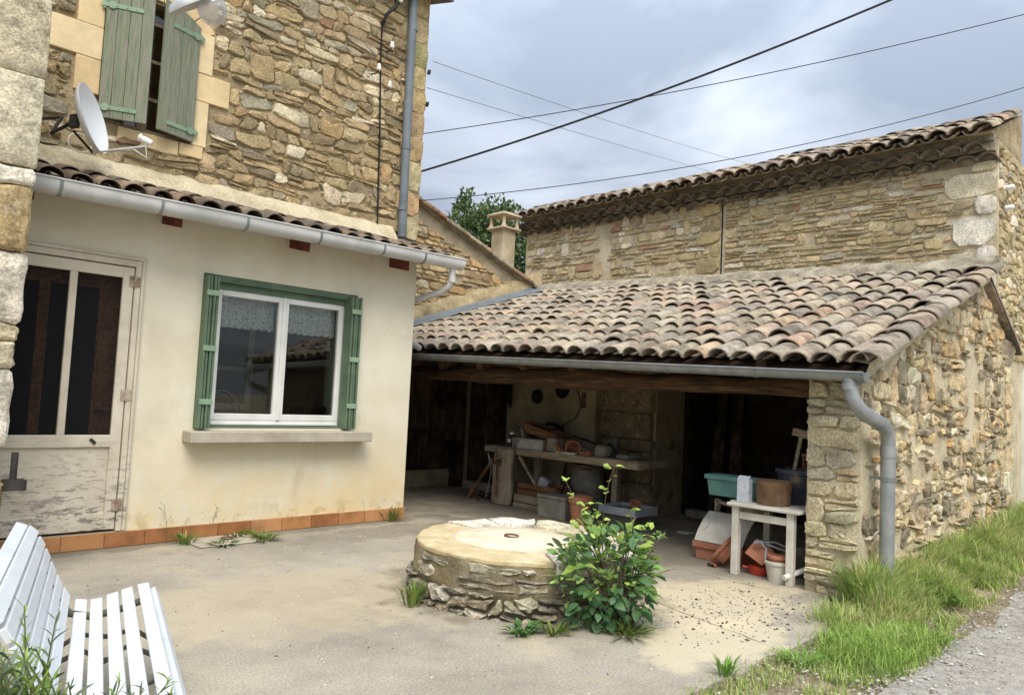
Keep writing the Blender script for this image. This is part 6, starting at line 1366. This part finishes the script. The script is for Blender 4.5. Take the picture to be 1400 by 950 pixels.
MB().lathe([(.0001, 0), (.128, 0), (.135, .01), (.148, .195), (.152, .2), (.142, .196), (.122, .03), (.0001, .03)], (6.13, 2.93, .603), n=28).build('body', m_muddy, bk1, smooth=40); MB().lathe([(.0001, .15), (.13, .155), (.14, .17)], (6.13, 2.93, .603), n=28).build('soil', m_soil, bk1, smooth=60, rough=.02)
bk2 = thing('blue_pot', 'larger dusty dark blue pot behind the muddy bucket', 'flowerpot', (6.44, 2.86, .603))
MB().lathe([(.0001, 0), (.15, 0), (.155, .04), (.14, .05), (.175, .25), (.19, .255), (.192, .29), (.18, .292), (.17, .25), (.0001, .22)], (6.44, 2.86, .603), n=30).build('body', m_navy, bk2, smooth=40)
ml = thing('wooden_mallet', 'long wooden mallet standing upright in the dark blue pot', 'mallet', (6.45, 2.86, .83))
MB().bar((6.42, 2.90, .82), (6.44, 2.84, 1.19), .05, .03).build('handle', m_wood_y, ml, bevel=.004); MB().obox((6.44, 2.835, 1.205), (.1, -1, -.2), (1, 0, 0), (0, -.2, 1), .075, .03, .032).build('head', m_wood_y, ml, bevel=.006)
lt = thing('plastic_crate', 'pinkish plastic lattice crate behind the dark blue pot', 'crate', (6.62, 2.78, .603)); lm = MB()
for i in range(9): lm.box(6.66, 6.668, 2.64 + i * .034, 2.65 + i * .034, .603, 1.0)
for i in range(12): lm.box(6.655, 6.664, 2.64, 2.922, .62 + i * .034, .63 + i * .034)
lm.build('lattice', m_terra, lt); MB().box(6.65, 6.69, 2.63, 2.93, 1.0, 1.02).build('rim', m_terra, lt)
# below the table
pb_ = thing('clay_planter', 'long terracotta planter box on the floor left of the table', 'planter', (6.4, 3.5, 0))
frust(6.26, 6.50, 3.28, 3.75, 0, .15, .012).build('body', m_terra, pb_, bevel=.006); MB().box(6.245, 6.262, 3.265, 3.765, .105, .16).build('rim', m_terra, pb_, bevel=.004)
single('white_sheet', 'curved whitish sheet leaning on the clay planter', 'sheet', MB().prism([(6.27, 3.28, .165), (6.33, 3.28, .25), (6.42, 3.28, .34), (6.53, 3.28, .41), (6.54, 3.28, .40), (6.43, 3.28, .33), (6.34, 3.28, .24), (6.28, 3.28, .16)], (0, 3.24, 0), (0, 3.72, 0)), m_white_old, (6.4, 3.5, .16), 0, 40)
fr_ = thing('broken_rack', 'broken wooden rack behind the whitish sheet', 'rack', (6.7, 3.6, 0)); MB().bar((6.66, 3.78, 0), (6.62, 3.72, .52), .05, .03).build('upright', m_wood_y, fr_, bevel=.003); MB().bar((6.64, 3.76, .5), (6.62, 3.2, .42), .045, .03).build('rail', m_wood_y, fr_, bevel=.003); MB().bar((6.66, 3.25, 0), (6.64, 3.22, .44), .05, .03).build('upright', m_wood_y, fr_, bevel=.003)
pot('clay_bowl', 'terracotta bowl tipped over between the planter and the table leg', (6.16, 3.33, .10), (-.25, .75, .62), .125, .11, m_terra, .02, rimh=.25)
single('roof_tile_shard', 'broken piece of curved roof tile before the tipped clay bowl', 'tile', MB().add([(6.02 + .05 * i * .9, 3.44 + .04 * cos(a) + .01 * i, .006 + .035 * sin(a)) for i in (0, 1, 2) for a in [pi * k / 6 for k in range(7)]], [(7 * i + k, 7 * i + 7 + k, 7 * i + 8 + k, 7 * i + 1 + k) for i in (0, 1) for k in range(6)]), m_terra, (6.06, 3.44, 0), 0, 180)
single('square_tile', 'square terracotta tile propped on the red pan', 'tile', MB().obox((6.08, 3.02, .20), (.15, -.85, -.5), (.5, -.4, .76), (.85, .3, -.4), .085, .08, .008), m_terra, (6.08, 3.0, .1), .003)
rp_ = thing('red_pan', 'small red enamel pan with a stub handle under the table', 'pan', (6.16, 3.05, 0))
MB().lathe([(.0001, 0), (.085, 0), (.092, .015), (.095, .075), (.09, .078), (.08, .06), (.0001, .058)], (6.16, 3.05, 0), n=26).build('body', m_redpan, rp_, smooth=40); MB().tube([(6.11, 3.13, .05), (6.08, 3.17, .055)], .014, 8).build('handle', m_redpan, rp_)
pot('white_pot', 'white plastic flowerpot at the front leg of the table', (6.05, 2.84, 0), (0, 0, 1), .105, .165, m_white_old, .014, rimh=.16)
pot('clay_pot', 'terracotta pot nested inside the white plastic flowerpot', (6.05, 2.84, .07), (.05, .0, 1), .092, .14, m_terra, .012)
single('grey_cable', 'grey loops of cable draped over the nested pots', 'cable', MB().tube([(6.04, 3.02, .285), (6.02, 2.98, .29), (6.0, 2.92, .25), (5.96, 2.91, .18)], .008, 6).tube([(6.04, 3.0, .285), (6.1, 2.9, .30), (6.12, 2.78, .27), (6.1, 2.74, .2), (6.12, 2.82, .24), (6.06, 2.95, .28)], .008, 6).tube([(6.03, 3.04, .28), (6.03, 2.97, .295)], .016, 8), m_wire, (6.05, 2.9, .2), 0, 60)
single('white_tube', 'white plastic tube lying between the table leg and the pillar', 'tube', MB().tube([(5.9, 2.72, .07), (6.15, 2.63, .13)], .022, 12), m_pvc, (6, 2.7, 0), 0, 40)
single('dark_pot_stack', 'dark stacked nursery pots in the shade behind the white flowerpot', 'pots', MB().lathe([(.0001, 0), (.11, 0), (.14, .18), (.15, .18), (.15, .22), (.155, .22), (.155, .26), (.14, .26), (.0001, .2)], (6.4, 2.82, 0), n=20), m_drum, (6.4, 2.82, 0), 0, 40)
# inside the kitchen
mw = thing('microwave', 'small dark oven on the worktop behind the right window pane', 'oven', (4.3, 7.35, .9)); MB().box(4.15, 4.55, 7.25, 7.55, .902, 1.2).build('body', m_bolt, mw, bevel=.01); MB().box(4.18, 4.45, 7.235, 7.249, .94, 1.17).build('door', m_black, mw)
single('wire_rack', 'wire dish rack behind the left window pane', 'rack', MB().tube([(3.05 + .22 - .22 * cos(a), 7.3, 1.0 + .33 * sin(a)) for a in [pi * k / 14 for k in range(15)]], .006, 6).tube([(3.05 + .22 - .22 * cos(a), 7.42, 1.0 + .30 * sin(a)) for a in [pi * k / 14 for k in range(15)]], .006, 6).box(3.05, 3.49, 7.28, 7.44, .902, 1.0), m_zinc, (3.25, 7.36, .9))
for i, (x, lb) in enumerate(((4.02, 'clear glass jar beside the small dark oven'), (3.6, 'pale jar beside the wire dish rack'))): single('jar', lb, 'jar', MB().lathe([(.0001, 0), (.05, 0), (.052, .14), (.03, .17), (.03, .2), (.0001, .2)], (x, 7.3, .902), n=16), m_porc, (x, 7.3, .902), 0, 40)
